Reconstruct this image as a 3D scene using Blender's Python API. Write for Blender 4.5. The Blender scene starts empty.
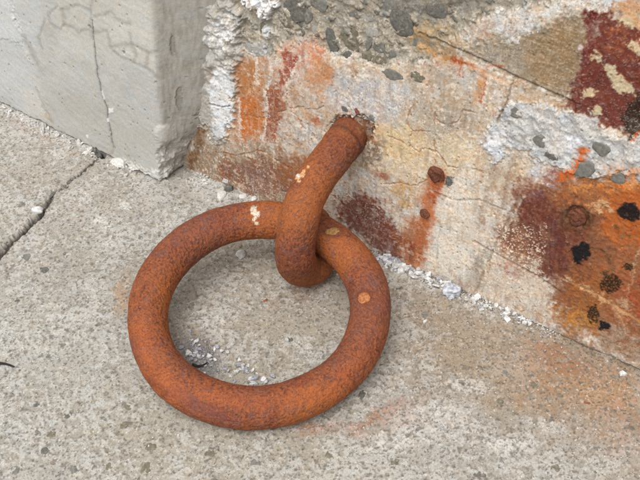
import bpy, math
import numpy as np

# ------------------------------------------------------------------ camera, world, sun, exposure
sc = bpy.context.scene
COL = sc.collection
F_PX = 1000.0
PITCH = math.radians(42)
CAM_H = 1.10
cam_d = bpy.data.cameras.new('camera')
cam = bpy.data.objects.new('camera', cam_d)
COL.objects.link(cam)
cam_d.sensor_width = 36
cam_d.lens = F_PX / 640 * 36
cam_d.clip_start = 0.02
cam_d.clip_end = 200
cam.location = (0, 0, CAM_H)
cam.rotation_euler = (math.pi / 2 - PITCH, 0, 0)
sc.camera = cam

SUN_EL, SUN_AZ = math.radians(60), math.radians(206)      # azimuth clockwise from +Y: behind the viewer's left shoulder
w = bpy.data.worlds.new('World')
sc.world = w
w.use_nodes = True
nt = w.node_tree
bg = nt.nodes['Background']
sky = nt.nodes.new('ShaderNodeTexSky')
sky.sky_type = 'NISHITA'
sky.sun_disc = False
sky.sun_elevation = SUN_EL
sky.sun_rotation = SUN_AZ
sky.dust_density = 6.0
sky.ozone_density = 1.0
hs = nt.nodes.new('ShaderNodeHueSaturation')              # overcast: an almost colourless sky
hs.inputs['Saturation'].default_value = 0.12
nt.links.new(sky.outputs[0], hs.inputs['Color'])
nt.links.new(hs.outputs[0], bg.inputs[0])
bg.inputs[1].default_value = 0.14
sd = bpy.data.lights.new('sun', 'SUN')
sd.energy = 1.25
sd.angle = math.radians(50)
sd.color = (1.0, 0.993, 0.978)
so = bpy.data.objects.new('sun', sd)
COL.objects.link(so)
so.location = (-2, -2, 4)
so.rotation_euler = (math.pi / 2 - SUN_EL, 0, -SUN_AZ + math.pi)
sc.view_settings.view_transform = 'Standard'
sc.view_settings.look = 'None'
sc.view_settings.gamma = 1
sc.view_settings.use_curve_mapping = False
sc.view_settings.exposure = 0.27
KEXP = 1.18                                               # observed brightness of a surface / its albedo

# ------------------------------------------------------------------ the places of things: pixel <-> plane
V = np.array
CF = V([0, math.cos(PITCH), -math.sin(PITCH)])
CU = V([0, math.sin(PITCH), math.cos(PITCH)])
CR = V([1.0, 0, 0])
CC = V([0, 0, CAM_H])
def ray(u, v): return CR * (u - 320) / F_PX - CU * (v - 240) / F_PX + CF
def gnd(u, v, z=0.0):
    d = ray(u, v)
    return CC + d * (z - CAM_H) / d[2]
def proj(P):
    q = np.asarray(P, dtype=np.float64) - CC
    ww = q @ CF
    ww = np.where(np.abs(ww) < 1e-3, 1e-3, ww)
    return 320 + F_PX * (q @ CR) / ww, 240 - F_PX * (q @ CU) / ww
A = gnd(197, 172)                                         # foot of the wall, left
B = gnd(640, 367)
ES = (B - A) / np.linalg.norm(B - A)                      # along the wall
EN = V([ES[1], -ES[0], 0])                                # out of the wall
EZ = V([0, 0, 1.0])
def wall_sh(u, v):
    d = ray(u, v)
    P = CC + d * (((A - CC) @ EN) / (d @ EN))
    return (P - A) @ ES, P[2]
def W(s, h, o=0.0): return A + ES * s + EZ * h + EN * o

# ------------------------------------------------------------------ numpy noise
def _hash(ix, iy, iz, seed):
    h = (ix.astype(np.uint32) * np.uint32(374761393) + iy.astype(np.uint32) * np.uint32(668265263)
         + iz.astype(np.uint32) * np.uint32(2246822519) + np.uint32((seed * 3266489917) & 0xffffffff))
    h = (h ^ (h >> np.uint32(13))) * np.uint32(1274126177)
    h = (h ^ (h >> np.uint32(16))) * np.uint32(2654435769)
    return (h ^ (h >> np.uint32(15)))
def _rnd(ix, iy, iz, seed): return (_hash(ix, iy, iz, seed) & np.uint32(0xffff)).astype(np.float32) / 65535.0
def vn2(x, y, seed=0):
    x = np.asarray(x, np.float32); y = np.asarray(y, np.float32)
    fx = np.floor(x); fy = np.floor(y)
    ix = fx.astype(np.int32); iy = fy.astype(np.int32); z = np.zeros_like(ix)
    dx = x - fx; dy = y - fy
    def g(ox, oy):
        a = _rnd(ix + ox, iy + oy, z, seed) * 6.2831853
        return np.cos(a) * (dx - ox) + np.sin(a) * (dy - oy)
    ux = dx * dx * dx * (dx * (dx * 6 - 15) + 10); uy = dy * dy * dy * (dy * (dy * 6 - 15) + 10)
    a = g(0, 0) * (1 - ux) + g(1, 0) * ux
    b = g(0, 1) * (1 - ux) + g(1, 1) * ux
    return (a * (1 - uy) + b * uy) * 1.5
def fbm(x, y, sc_, octv=4, seed=0, gain=0.5):
    t = 0; a = 1.0; n = 0
    for i in range(octv):
        t = t + a * vn2(x * sc_ * 2 ** i + 17.3 * i, y * sc_ * 2 ** i - 9.1 * i, seed + i)
        n += a; a *= gain
    return t / n
def vn3(x, y, z, seed=0):
    fx = np.floor(x); fy = np.floor(y); fz = np.floor(z)
    ix = fx.astype(np.int32); iy = fy.astype(np.int32); iz = fz.astype(np.int32)
    dx = (x - fx).astype(np.float32); dy = (y - fy).astype(np.float32); dz = (z - fz).astype(np.float32)
    s = lambda t: t * t * (3 - 2 * t)
    ux, uy, uz = s(dx), s(dy), s(dz)
    r = 0
    for ox in (0, 1):
        for oy in (0, 1):
            for oz in (0, 1):
                r = r + _rnd(ix + ox, iy + oy, iz + oz, seed) * (ux if ox else 1 - ux) * (uy if oy else 1 - uy) * (uz if oz else 1 - uz)
    return r * 2 - 1
def fbm3(x, y, z, sc_, octv=3, seed=0, gain=0.5):
    t = 0; a = 1.0; n = 0
    for i in range(octv):
        t = t + a * vn3(x * sc_ * 2 ** i + 3.7 * i, y * sc_ * 2 ** i + 1.3 * i, z * sc_ * 2 ** i + 5.9 * i, seed + i)
        n += a; a *= gain
    return t / n
def worley(x, y, seed=0):
    """distance to the nearest feature point, second nearest, random of the nearest cell"""
    x = np.asarray(x, np.float32); y = np.asarray(y, np.float32)
    ix = np.floor(x).astype(np.int32); iy = np.floor(y).astype(np.int32); z = np.zeros_like(ix)
    f1 = np.full(x.shape, 9, np.float32); f2 = f1.copy(); idr = np.zeros(x.shape, np.float32)
    for ox in (-1, 0, 1):
        for oy in (-1, 0, 1):
            cx = ix + ox; cy = iy + oy
            px = cx + _rnd(cx, cy, z, seed); py = cy + _rnd(cx, cy, z, seed + 7)
            d = np.sqrt((px - x) ** 2 + (py - y) ** 2).astype(np.float32)
            near = d < f1
            f2 = np.where(near, f1, np.minimum(f2, d))
            idr = np.where(near, _rnd(cx, cy, z, seed + 13), idr)
            f1 = np.where(near, d, f1)
    return f1, f2, idr
def sst(a, b, x):
    t = np.clip((x - a) / (b - a), 0, 1)
    return t * t * (3 - 2 * t)
def lin(c):
    c = np.asarray(c, np.float32) / 255.0
    return np.where(c <= 0.04045, c / 12.92, ((c + 0.055) / 1.055) ** 2.4)
def alb(*c): return (lin(c) / KEXP).astype(np.float32)

class Paint:
    """stains, wear and relief of one surface, laid out on the surface itself"""
    def __init__(self, U, Vv, a, b, seed, wk=1.0):
        self.wk = wk; self.U = U.astype(np.float32); self.V = Vv.astype(np.float32); self.a = a; self.b = b
        self.wx = fbm(a, b, 30, 4, seed); self.wy = fbm(a, b, 30, 4, seed + 20)     # about 3 cm waves
        self.fx = fbm(a, b, 160, 3, seed + 40); self.fy = fbm(a, b, 160, 3, seed + 60)  # about 6 mm ragged edges
        self.n1 = fbm(a, b, 90, 5, seed + 80, 0.6) * 1.4
        self.n2 = fbm(a, b, 300, 3, seed + 100, 0.7) * 1.4
        self.n3 = vn2(a * 560, b * 560, seed + 120)
        self.soft = fbm(a, b, 45, 3, seed + 130) * 1.4
        self.col = np.zeros(U.shape + (3,), np.float32)
        self.d = np.zeros(U.shape, np.float32)
        self.st = np.zeros(U.shape, np.float32)
    def uv(self, warp, fine): return self.U + self.wx * warp + self.fx * fine, self.V + self.wy * warp + self.fy * fine
    def ell(self, cx, cy, rx, ry, ang=0, soft=0.3, warp=8, fine=3):
        u, v = self.uv(warp * self.wk, fine * self.wk); t = math.radians(ang)
        dx, dy = u - cx, v - cy
        p = (dx * math.cos(t) + dy * math.sin(t)) / rx; q = (-dx * math.sin(t) + dy * math.cos(t)) / ry
        return sst(1 + soft, 1 - soft, np.sqrt(p * p + q * q))
    def dist(self, pts, u, v, closed=False):
        D = np.full(u.shape, 1e9, np.float32)
        P = list(pts) + ([pts[0]] if closed else [])
        for (x0, y0), (x1, y1) in zip(P[:-1], P[1:]):
            ex, ey = x1 - x0, y1 - y0
            t = np.clip(((u - x0) * ex + (v - y0) * ey) / (ex * ex + ey * ey + 1e-9), 0, 1)
            D = np.minimum(D, (u - x0 - ex * t) ** 2 + (v - y0 - ey * t) ** 2)
        return np.sqrt(D)
    def line(self, pts, wd, soft=1.0, warp=3, fine=1.5):
        u, v = self.uv(warp, fine)
        return sst(wd + soft, max(wd - soft, 0), self.dist(pts, u, v))
    def poly(self, pts, soft=3, warp=8, fine=4):
        u, v = self.uv(warp * self.wk, fine * self.wk)
        ins = np.zeros(u.shape, bool)
        for (x0, y0), (x1, y1) in zip(pts, pts[1:] + pts[:1]):
            if y0 == y1: continue
            c = ((y0 > v) != (y1 > v)) & (u < (x1 - x0) * (v - y0) / (y1 - y0) + x0)
            ins ^= c
        D = self.dist(pts, u, v, True)
        return sst(-soft, soft, np.where(ins, D, -D))
    def mix(self, m, c, amt=1.0):
        m = (m * amt)[..., None]
        self.col = self.col * (1 - m) + alb(*c) * m
        strong = min(1.0, max(0.0, (max(c) - min(c) - 45) / 35.0))
        self.st = np.maximum(self.st * (1 - m[..., 0]), m[..., 0] * strong)      # where strongly coloured stains lie
    def ragged(self, m, cover=0.5, sharp=0.12, n=None):
        """a mask broken up by noise, as flaking or blooming does; cover ~ share kept where m = 1"""
        if n is None:
            n = self.n1 * 0.75 + self.n2 * 0.35 + self.n3 * 0.3
            sharp = max(sharp, 0.18)
        t = sst(-sharp, sharp, n + (cover - 0.5) * 1.6 - (1 - m) * 0.9)
        return np.clip(m * (0.16 * cover * (1 + self.soft) + (1 - 0.2 * cover) * t), 0, 1)
    def finish(self, amt=1.0):
        """small unevenness of tone all over"""
        k = 1 + amt * (0.16 * self.n2 + 0.16 * self.n3 + 0.12 * self.n1)
        self.col = self.col * np.clip(k, 0.5, 1.5)[..., None]
        warm = (self.soft * 0.09 + self.n2 * 0.05) * amt
        self.col = self.col * np.stack([1 + warm, 1 + warm * 0.1, 1 - warm], -1)

# ------------------------------------------------------------------ mesh builders
def finish(o, parent=None, label=None, cat=None, group=None, kind=None):
    COL.objects.link(o)
    if parent is not None: o.parent = parent
    return tag(o, label, cat, group, kind)
def tag(o, label=None, cat=None, group=None, kind=None):
    if label: o['label'] = label
    if cat: o['category'] = cat
    if group: o['group'] = group
    if kind: o['kind'] = kind
    return o
def empty(name, loc, label=None, cat=None, group=None, kind=None):
    o = bpy.data.objects.new(name, None)
    o.empty_display_size = 0.05
    o.location = loc
    return finish(o, None, label, cat, group, kind)
def mesh_np(name, P, quads, mat, col=None, normals=None):
    me = bpy.data.meshes.new(name)
    P = np.ascontiguousarray(P, np.float32); quads = np.ascontiguousarray(quads, np.int32)
    nv, nf = len(P), len(quads); k = quads.shape[1]
    me.vertices.add(nv); me.vertices.foreach_set('co', P.ravel())
    me.loops.add(nf * k); me.loops.foreach_set('vertex_index', quads.ravel())
    me.polygons.add(nf)
    me.polygons.foreach_set('loop_start', np.arange(0, nf * k, k, dtype=np.int32))
    me.polygons.foreach_set('use_smooth', np.ones(nf, bool))
    me.update(calc_edges=True)
    if col is not None:
        at = me.color_attributes.new('Col', 'FLOAT_COLOR', 'POINT')
        c4 = np.ones((nv, 4), np.float32); c4[:, :3] = np.clip(col, 0.004, 0.85)
        at.data.foreach_set('color', c4.ravel())
    if normals is not None:
        me.normals_split_custom_set_from_vertices(np.ascontiguousarray(normals, np.float32).tolist())
    me.materials.append(mat)
    return me
def grid_parts(P, col, labels, names, mat, parent, drop=None, flip=False):
    """one grid cut into several meshes along the borders of its labels; names: {label: (object name, extra tags)}"""
    ny, nx = P.shape[:2]
    dx = np.gradient(P, axis=1); dy = np.gradient(P, axis=0)
    N = np.cross(dx, dy); N /= np.linalg.norm(N, axis=-1, keepdims=True) + 1e-12
    if flip: N = -N
    idx = np.arange(ny * nx).reshape(ny, nx)
    q = np.stack([idx[:-1, :-1], idx[:-1, 1:], idx[1:, 1:], idx[1:, :-1]], -1).reshape(-1, 4)
    if flip: q = q[:, ::-1]
    fl = labels[:-1, :-1].ravel()
    keep = np.ones(len(q), bool) if drop is None else ~drop[:-1, :-1].ravel()
    Pf, Cf, Nf = P.reshape(-1, 3), col.reshape(-1, 3), N.reshape(-1, 3)
    out = {}
    loc = V(parent.location)
    multi = len(names) > 1
    for lab, (nm, tags) in names.items():
        qq = q[(fl == lab) & keep]
        if not len(qq): continue
        used, inv = np.unique(qq, return_inverse=True)
        me = mesh_np(nm, Pf[used] - loc, inv.reshape(-1, 4), mat, Cf[used], Nf[used] if multi else None)
        o = bpy.data.objects.new(nm, me)
        finish(o, parent, **tags)
        out[lab] = o
    return out

# ------------------------------------------------------------------ materials
def mat_vcol(name, rough=0.9, grain=2600, grain_amt=0.16, bump=0.25, spec=0.25, speck=None):
    """colour of the surface's own wear, stained and grained by procedural noise"""
    m = bpy.data.materials.new(name); m.use_nodes = True
    t = m.node_tree; b = t.nodes['Principled BSDF']
    at = t.nodes.new('ShaderNodeAttribute'); at.attribute_name = 'Col'
    tc = t.nodes.new('ShaderNodeTexCoord')
    n1 = t.nodes.new('ShaderNodeTexNoise'); n1.inputs['Scale'].default_value = grain; n1.inputs['Detail'].default_value = 3
    n2 = t.nodes.new('ShaderNodeTexNoise'); n2.inputs['Scale'].default_value = grain / 4; n2.inputs['Detail'].default_value = 4
    for n in (n1, n2): t.links.new(tc.outputs['Object'], n.inputs['Vector'])
    r1 = t.nodes.new('ShaderNodeMapRange'); r1.inputs[1].default_value = 0.3; r1.inputs[2].default_value = 0.7
    r1.inputs[3].default_value = 1 - grain_amt; r1.inputs[4].default_value = 1 + grain_amt
    r2 = t.nodes.new('ShaderNodeMapRange'); r2.inputs[1].default_value = 0.3; r2.inputs[2].default_value = 0.7
    r2.inputs[3].default_value = 1 - grain_amt; r2.inputs[4].default_value = 1 + grain_amt
    t.links.new(n1.outputs[0], r1.inputs[0]); t.links.new(n2.outputs[0], r2.inputs[0])
    mu = t.nodes.new('ShaderNodeMath'); mu.operation = 'MULTIPLY'
    t.links.new(r1.outputs[0], mu.inputs[0]); t.links.new(r2.outputs[0], mu.inputs[1])
    vm = t.nodes.new('ShaderNodeVectorMath'); vm.operation = 'SCALE'
    t.links.new(at.outputs['Color'], vm.inputs[0]); t.links.new(mu.outputs[0], vm.inputs['Scale'])
    src = vm.outputs[0]
    if speck:                                             # small dark or pale grains: (scale, share, colour)
        for scl, share, c in speck:
            vo = t.nodes.new('ShaderNodeTexVoronoi'); vo.inputs['Scale'].default_value = scl
            nd = t.nodes.new('ShaderNodeTexNoise'); nd.inputs['Scale'].default_value = scl * 1.7; nd.inputs['Detail'].default_value = 2
            t.links.new(tc.outputs['Object'], nd.inputs['Vector'])
            wv = t.nodes.new('ShaderNodeVectorMath'); wv.operation = 'MULTIPLY_ADD'; wv.inputs[1].default_value = (1.1 / scl,) * 3
            t.links.new(nd.outputs['Color'], wv.inputs[0]); t.links.new(tc.outputs['Object'], wv.inputs[2])
            t.links.new(wv.outputs[0], vo.inputs['Vector'])
            sp = t.nodes.new('ShaderNodeSeparateColor'); t.links.new(vo.outputs['Color'], sp.inputs[0])
            lt = t.nodes.new('ShaderNodeMath'); lt.operation = 'LESS_THAN'; lt.inputs[1].default_value = share
            t.links.new(sp.outputs[0], lt.inputs[0])
            ds = t.nodes.new('ShaderNodeMapRange'); ds.inputs[1].default_value = 0.30; ds.inputs[2].default_value = 0.42
            ds.inputs[3].default_value = 0.8; ds.inputs[4].default_value = 0
            t.links.new(vo.outputs['Distance'], ds.inputs[0])
            m2 = t.nodes.new('ShaderNodeMath'); m2.operation = 'MULTIPLY'
            t.links.new(lt.outputs[0], m2.inputs[0]); t.links.new(ds.outputs[0], m2.inputs[1])
            mx = t.nodes.new('ShaderNodeMix'); mx.data_type = 'RGBA'
            t.links.new(m2.outputs[0], mx.inputs[0]); t.links.new(src, mx.inputs[6])
            mx.inputs[7].default_value = (*alb(*c), 1)
            src = mx.outputs[2]
    t.links.new(src, b.inputs['Base Color'])
    b.inputs['Roughness'].default_value = rough
    b.inputs['Specular IOR Level'].default_value = spec
    ad = t.nodes.new('ShaderNodeMath'); ad.operation = 'ADD'
    t.links.new(n1.outputs[0], ad.inputs[0]); t.links.new(n2.outputs[0], ad.inputs[1])
    bp = t.nodes.new('ShaderNodeBump'); bp.inputs['Strength'].default_value = bump; bp.inputs['Distance'].default_value = 0.001
    t.links.new(ad.outputs[0], bp.inputs['Height']); t.links.new(bp.outputs[0], b.inputs['Normal'])
    return m
def mat_plain(name, c, c2, scale=400, rough=0.85, bump=0.3, spec=0.3):
    m = bpy.data.materials.new(name); m.use_nodes = True
    t = m.node_tree; b = t.nodes['Principled BSDF']
    tc = t.nodes.new('ShaderNodeNewGeometry')
    n = t.nodes.new('ShaderNodeTexNoise'); n.inputs['Scale'].default_value = scale; n.inputs['Detail'].default_value = 5
    t.links.new(tc.outputs['Position'], n.inputs['Vector'])
    r = t.nodes.new('ShaderNodeValToRGB')
    r.color_ramp.elements[0].position = 0.35; r.color_ramp.elements[0].color = (*alb(*c), 1)
    r.color_ramp.elements[1].position = 0.65; r.color_ramp.elements[1].color = (*alb(*c2), 1)
    t.links.new(n.outputs[0], r.inputs[0]); t.links.new(r.outputs[0], b.inputs['Base Color'])
    b.inputs['Roughness'].default_value = rough; b.inputs['Specular IOR Level'].default_value = spec
    bp = t.nodes.new('ShaderNodeBump'); bp.inputs['Strength'].default_value = bump; bp.inputs['Distance'].default_value = 0.001
    t.links.new(n.outputs[0], bp.inputs['Height']); t.links.new(bp.outputs[0], b.inputs['Normal'])
    return m
def mat_stone(name, c, c2):
    m = mat_plain(name, c, c2, 260, .9, .5, .2)
    t = m.node_tree; b = t.nodes['Principled BSDF']; src = b.inputs['Base Color'].links[0].from_socket
    ge = t.nodes.new('ShaderNodeNewGeometry')
    n = t.nodes.new('ShaderNodeTexNoise'); n.inputs['Scale'].default_value = 190; n.inputs['Detail'].default_value = 5; n.inputs['Roughness'].default_value = .7
    t.links.new(ge.outputs['Position'], n.inputs['Vector'])
    r = t.nodes.new('ShaderNodeMapRange'); r.inputs[1].default_value = .5; r.inputs[2].default_value = .75; r.inputs[4].default_value = .45
    t.links.new(n.outputs[0], r.inputs[0])
    mx = t.nodes.new('ShaderNodeMix'); mx.data_type = 'RGBA'; mx.inputs[7].default_value = (*alb(186, 178, 164), 1)   # cement film left on the stone
    t.links.new(r.outputs[0], mx.inputs[0]); t.links.new(src, mx.inputs[6]); t.links.new(mx.outputs[2], b.inputs['Base Color'])
    return m
M_GROUND = mat_vcol('worn_concrete', 0.93, 1500, 0.15, 0.25, 0.2,
                    [(420, 0.16, (92, 88, 84)), (330, 0.05, (212, 208, 200)), (240, 0.05, (92, 92, 90)), (620, 0.16, (124, 108, 92))])
M_WALL = mat_vcol('stained_concrete', 0.9, 1500, 0.08, 0.2, 0.2, [(600, 0.05, (112, 94, 80))])
M_PLASTER = mat_vcol('grey_plaster', 0.9, 1300, 0.06, 0.2, 0.2)
M_RUST = mat_vcol('rusted_iron', 0.70, 1400, 0.20, 0.7, 0.4, [(520, 0.34, (82, 46, 36)), (360, 0.14, (96, 62, 52)), (460, 0.05, (176, 108, 64))])
M_STONE = [mat_stone('dark_grey_stone', (90, 89, 85), (116, 114, 107)), mat_stone('grey_stone', (108, 107, 102), (132, 130, 122)),
           mat_stone('brown_grey_stone', (106, 100, 86), (132, 124, 106)), mat_stone('pale_stone', (150, 148, 142), (172, 170, 163)),
           mat_stone('rust_red_stone', (104, 58, 46), (150, 92, 70))]
M_FLAKE = mat_plain('white_flake', (186, 184, 180), (232, 231, 229), 220)
M_FLAKE_GREY = mat_plain('grey_flake', (128, 128, 134), (190, 190, 196), 300)
M_MORTAR = mat_plain('mortar_crumb', (190, 186, 180), (222, 220, 215), 350, bump=0.6)
M_TWIG = mat_plain('dark_twig', (34, 30, 28), (62, 54, 46), 300)

rng = np.random.default_rng(7)

# ------------------------------------------------------------------ the pavement: two slabs and their open joint
def axis(lo, hi, step, outs_lo, outs_hi):
    return np.concatenate([np.array(outs_lo, np.float64), np.arange(lo, hi, step), np.array(outs_hi, np.float64)])
gx = axis(-0.66, 0.56, 0.00135, [-6, -3, -1.8, -1.3, *np.arange(-1.05, -.662, .004)], [*np.arange(.562, .95, .004), 1.2, 1.8, 3, 6])
gy = axis(0.70, 1.72, 0.00165, [-4, -2, -1, -.3, .1, *np.arange(.42, .698, .004)], [*np.arange(1.722, 2.05, .005), 2.3, 2.8, 4, 6])
GX, GY = np.meshgrid(gx, gy)
GP = np.stack([GX, GY, np.zeros_like(GX)], -1)
gt = (GP - A) @ EN
gs = (GP - A) @ ES
U, Vv = proj(GP)
front = (GP - CC) @ CF > 0.2
U = np.where(front, U, -9999); Vv = np.where(front, Vv, -9999)
g = Paint(U, Vv, GX, GY, 11)
fade = sst(-1.04, -0.9, GX) * sst(0.94, 0.8, GX) * sst(0.43, 0.55, GY) * sst(2.04, 1.9, GY)

g.col[:] = alb(180, 175, 166)
g.mix(sst(-0.25, 0.35, fbm(GX, GY, 9, 4, 3)), (168, 162, 150), 0.7)
g.mix(sst(0.0, 0.5, fbm(GX, GY, 14, 4, 5)), (192, 188, 180), 0.75)
# paler at the lower left, browner to the right and inside the ring
g.mix(sst(300, 40, g.U + g.wx * 60) * sst(250, 400, g.V + g.wy * 40), (188, 185, 176), 0.55)
g.mix(g.ragged(g.ell(60, 170, 150, 80, -30, 0.6, 20, 6), 0.6, 0.4), (186, 176, 164), 0.5)
g.mix(g.ell(258, 310, 100, 85, 0, 0.4, 15, 4), (168, 154, 134), 0.55)
g.mix(g.ell(225, 440, 150, 60, 8, 0.6, 20, 8), (172, 160, 136), 0.4)
g.mix(g.poly([(380, 262), (525, 318), (650, 372), (650, 470), (560, 430), (470, 410), (400, 370)], 34, 40, 10), (164, 146, 124), 0.88)
g.mix(g.ragged(g.ell(580, 382, 85, 40, 15, 0.6, 20, 6), 0.8, 0.5), (170, 132, 98), 0.8)
g.mix(g.ragged(g.ell(607, 395, 40, 18, 10, 0.6, 12, 5), 0.6, 0.3), (190, 152, 112), 0.6)
g.mix(g.ragged(g.ell(560, 360, 50, 14, 24, 0.6, 12, 5), 0.6, 0.35), (162, 116, 86), 0.7)
g.mix(g.ragged(g.ell(626, 430, 40, 50, 0, 0.6, 14, 5), 0.45, 0.25), (164, 112, 84), 0.6)
# rust run-off under and beside the ring
g.mix(g.ragged(g.ell(122, 295, 12, 26, 10, 0.6, 8, 4), 0.6, 0.4), (178, 132, 82), 0.65)
g.mix(g.ragged(g.line([(300, 428), (345, 430), (385, 412), (425, 398)], 9, 7, 10, 4), 0.55, 0.3), (160, 106, 76), 0.8)
g.mix(g.ragged(g.ell(385, 424, 50, 16, -18, 0.6, 10, 5), 0.5, 0.25), (168, 122, 92), 0.6)
g.mix(g.ell(300, 292, 26, 9, -20, 0.6, 5, 2), (176, 140, 108), 0.6)  # warm reflection below the staple's bend, painted on the ground
g.mix(g.ragged(g.ell(205, 345, 26, 16, 30, 0.5, 8, 4), 0.6, 0.35), (146, 120, 96), 0.6)
g.mix(g.ragged(g.ell(215, 195, 34, 16, 25, 0.5, 8, 4), 0.55, 0.3), (206, 204, 198), 0.7)
g.mix(g.ragged(g.ell(35, 125, 45, 12, 28, 0.6, 8, 4), 0.6, 0.4), (172, 132, 104), 0.7)
g.mix(g.ragged(g.line([(0, 107), (60, 134), (100, 152)], 6, 4, 5, 4), 0.75, 0.3), (208, 206, 202), 0.85)
# worn crusts of pale laitance with ragged edges
crust = sst(0.06, 0.16, g.n1 * 0.7 + fbm(GX, GY, 11, 3, 31) * 0.9 + g.n2 * 0.25)
crust = crust * (1 - .7 * sst(380, 560, g.U + g.wx * 90) * sst(480, 380, g.V + g.wy * 90)); g.mix(crust, (203, 201, 195), 0.5)
low = sst(0.12, 0.24, -g.n1 * 0.8 + fbm(GX, GY, 16, 3, 37) * 0.6)
g.mix(low, (154, 146, 132), 0.4)
for cx, cy, rx, ry, an, a_ in [(102, 222, 10, 6, 20, .9), (126, 206, 7, 6, 0, .9), (85, 199, 7, 6, 0, .7), (112, 241, 6, 5, 0, .7), (167, 222, 7, 4, 20, .7),
                               (60, 154, 9, 6, 0, .6), (200, 178, 13, 10, 0, .9), (470, 385, 26, 12, 10, .6), (430, 420, 50, 25, 5, .4), (520, 440, 30, 12, 10, .45),
                               (505, 445, 22, 9, 8, .55), (545, 425, 26, 8, 15, .5), (30, 330, 50, 30, 0, .3), (210, 320, 30, 10, 30, .5), (300, 345, 24, 9, 25, .4), (395, 440, 30, 14, -20, .5)]:
    m = g.ragged(g.ell(cx, cy, rx, ry, an, 0.5, 6, 3), 0.62, 0.25)
    g.mix(m, (216, 213, 206), a_); g.d += m * 0.0006
# aggregate of the mix, three sizes of grains
for scl, share, lo_, hi_, c1, c2, amt in [(150, .30, .20, .34, (110, 104, 98), (150, 138, 120), .8), (75, .15, .20, .30, (112, 108, 102), (146, 132, 114), .75),
                                          (210, .3, .22, .36, (92, 88, 84), (206, 200, 190), .75)]:
    f1, f2, r = worley(GX * scl + g.fx * .35, GY * scl + g.fy * .35, int(scl))
    m = sst(hi_, lo_, f1) * (r < share) * fade
    mm = (m * amt)[..., None]; k = (r / share)[..., None]
    g.col = g.col * (1 - mm) + (alb(*c1) * (1 - k) + alb(*c2) * k) * mm
    g.d += m * 0.0003 * np.where(r < share * .5, 1, -1)
# small pits and open pores
f1, f2, r = worley(GX * 120, GY * 120, 91)
pit = sst(.26, .12, f1) * (r < .22) * fade
g.d -= pit * 0.0012
g.mix(pit, (96, 86, 76), 0.6)
g.d += g.n1 * 0.0006 + g.n2 * 0.00025 + fbm(GX, GY, 12, 3, 71) * 0.0018 + (crust - low) * 0.0005
# grit and dirt at the foot of the ring, inner left
gr_ = g.ragged(g.ell(199, 359, 25, 19, 40, 0.4, 5, 3), 0.8, 0.3)
g.mix(gr_, (126, 120, 118), 0.75); g.d += gr_ * (0.0012 + g.n2 * .0015)
# dirt strip along the foot of the wall
g.mix(sst(0.022, 0.004, gt + g.wx * .008) * (gs > 0.2), (140, 122, 104), 0.5)
g.mix(g.ragged(sst(0.05, 0.01, np.abs(gt - 0.012)) * sst(.2, .28, gs) * sst(.72, .6, gs), 0.35, 0.12), (214, 212, 208), 0.6)
seam = sst(.0045, .0015, np.abs(gt - .001 + g.wx * .004)) * sst(.15, .3, gs)
g.mix(seam, (92, 78, 66), .75); g.d -= seam * .003
# the joint
JPX = [(110, 143), (103, 152), (88, 168), (66, 185), (52, 197), (40, 214), (26, 229), (0, 252), (-120, 360), (-400, 620)]
JU, JV = g.uv(5, 2.2)
jd = g.dist(JPX, JU, JV)
jw = sst(62, 38, g.U); jm = sst(1.9 + 1.3 * jw, .4 + .6 * jw, jd + np.where(g.n1 > .1, 1.0, 0) * sst(30, 60, g.U) * .6)
chip = g.ragged(sst(11, 3, jd), 0.4, 0.15)
g.d -= chip * 0.0022
g.mix(chip, (158, 148, 136), 0.4)
g.d -= sst(2.4 + 2.2 * jw, .3, jd) * 0.010 * (.25 + .75 * jw)
g.mix(jm, (62, 56, 50), 0.9)
# hole at the pilaster's foot, and a faint hair crack
hole = g.ell(100, 152, 6, 4, 30, 0.4, 3, 2)
g.d -= hole * 0.014; g.mix(hole, (60, 56, 50), 0.85)
# in the open joint's line the slabs part: which side is a vertex on
jx = np.array([p[0] for p in JPX][::-1], np.float32); jy = np.array([p[1] for p in JPX][::-1], np.float32)
jline = np.interp(GX, [gnd(*p)[0] for p in JPX][::-1], [gnd(*p)[1] for p in JPX][::-1])
far = (GY > jline) & (GX < gnd(110, 143)[0] + 0.004)
g.col *= .89
g.finish(.5)
GP[..., 2] = g.d * fade + np.where(far, 0.0012, 0) * fade
gcol = g.col * fade[..., None] + alb(176, 169, 158) * (1 - fade[..., None])
drop = (gt < -0.05) & (gs > -0.02) & (np.abs(GX) < .55) & (GY < 1.7)
pavement = empty('pavement', (0, 1.2, 0), kind='structure', label='worn grey beige concrete pavement with exposed aggregate and an open joint')
slab_objs = grid_parts(GP, gcol, np.where(far, 1, 0), {0: ('slab', {}), 1: ('slab', {'label': 'browner slab beyond the open joint at the pilaster foot'})}, M_GROUND, pavement, drop)

# ------------------------------------------------------------------ the wall face
ws = axis(-0.02, 0.845, 0.00125, [-2.5, -1.5, -.8, -.45, -.25, -.12, -.06, -.035], [*np.arange(.847, 1.3, .004), 1.6, 2.2, 3])
wh = axis(-0.012, 0.575, 0.00125, [-.05], [*np.arange(.577, .78, .004), .9])
S, Hh = np.meshgrid(ws, wh)
WP = A + S[..., None] * ES + Hh[..., None] * EZ
U, Vv = proj(WP)
front = (WP - CC) @ CF > 0.2
U = np.where(front, U, -9999); Vv = np.where(front, Vv, -9999)
wl = Paint(U, Vv, S, Hh, 211, 1.8)
fadew = sst(-.10, -.03, S) * sst(1.29, 1.15, S) * sst(.775, .70, Hh)
p = wl
p.col[:] = alb(204, 197, 186)
p.mix(sst(-.2, .35, fbm(S, Hh, 10, 4, 301)), (208, 196, 178), .8)
p.mix(sst(0, .5, fbm(S, Hh, 16, 4, 305)), (178, 168, 154), .7)
p.mix(p.ragged(np.ones_like(S), .36, .2), (224, 219, 210), .7)
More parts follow.
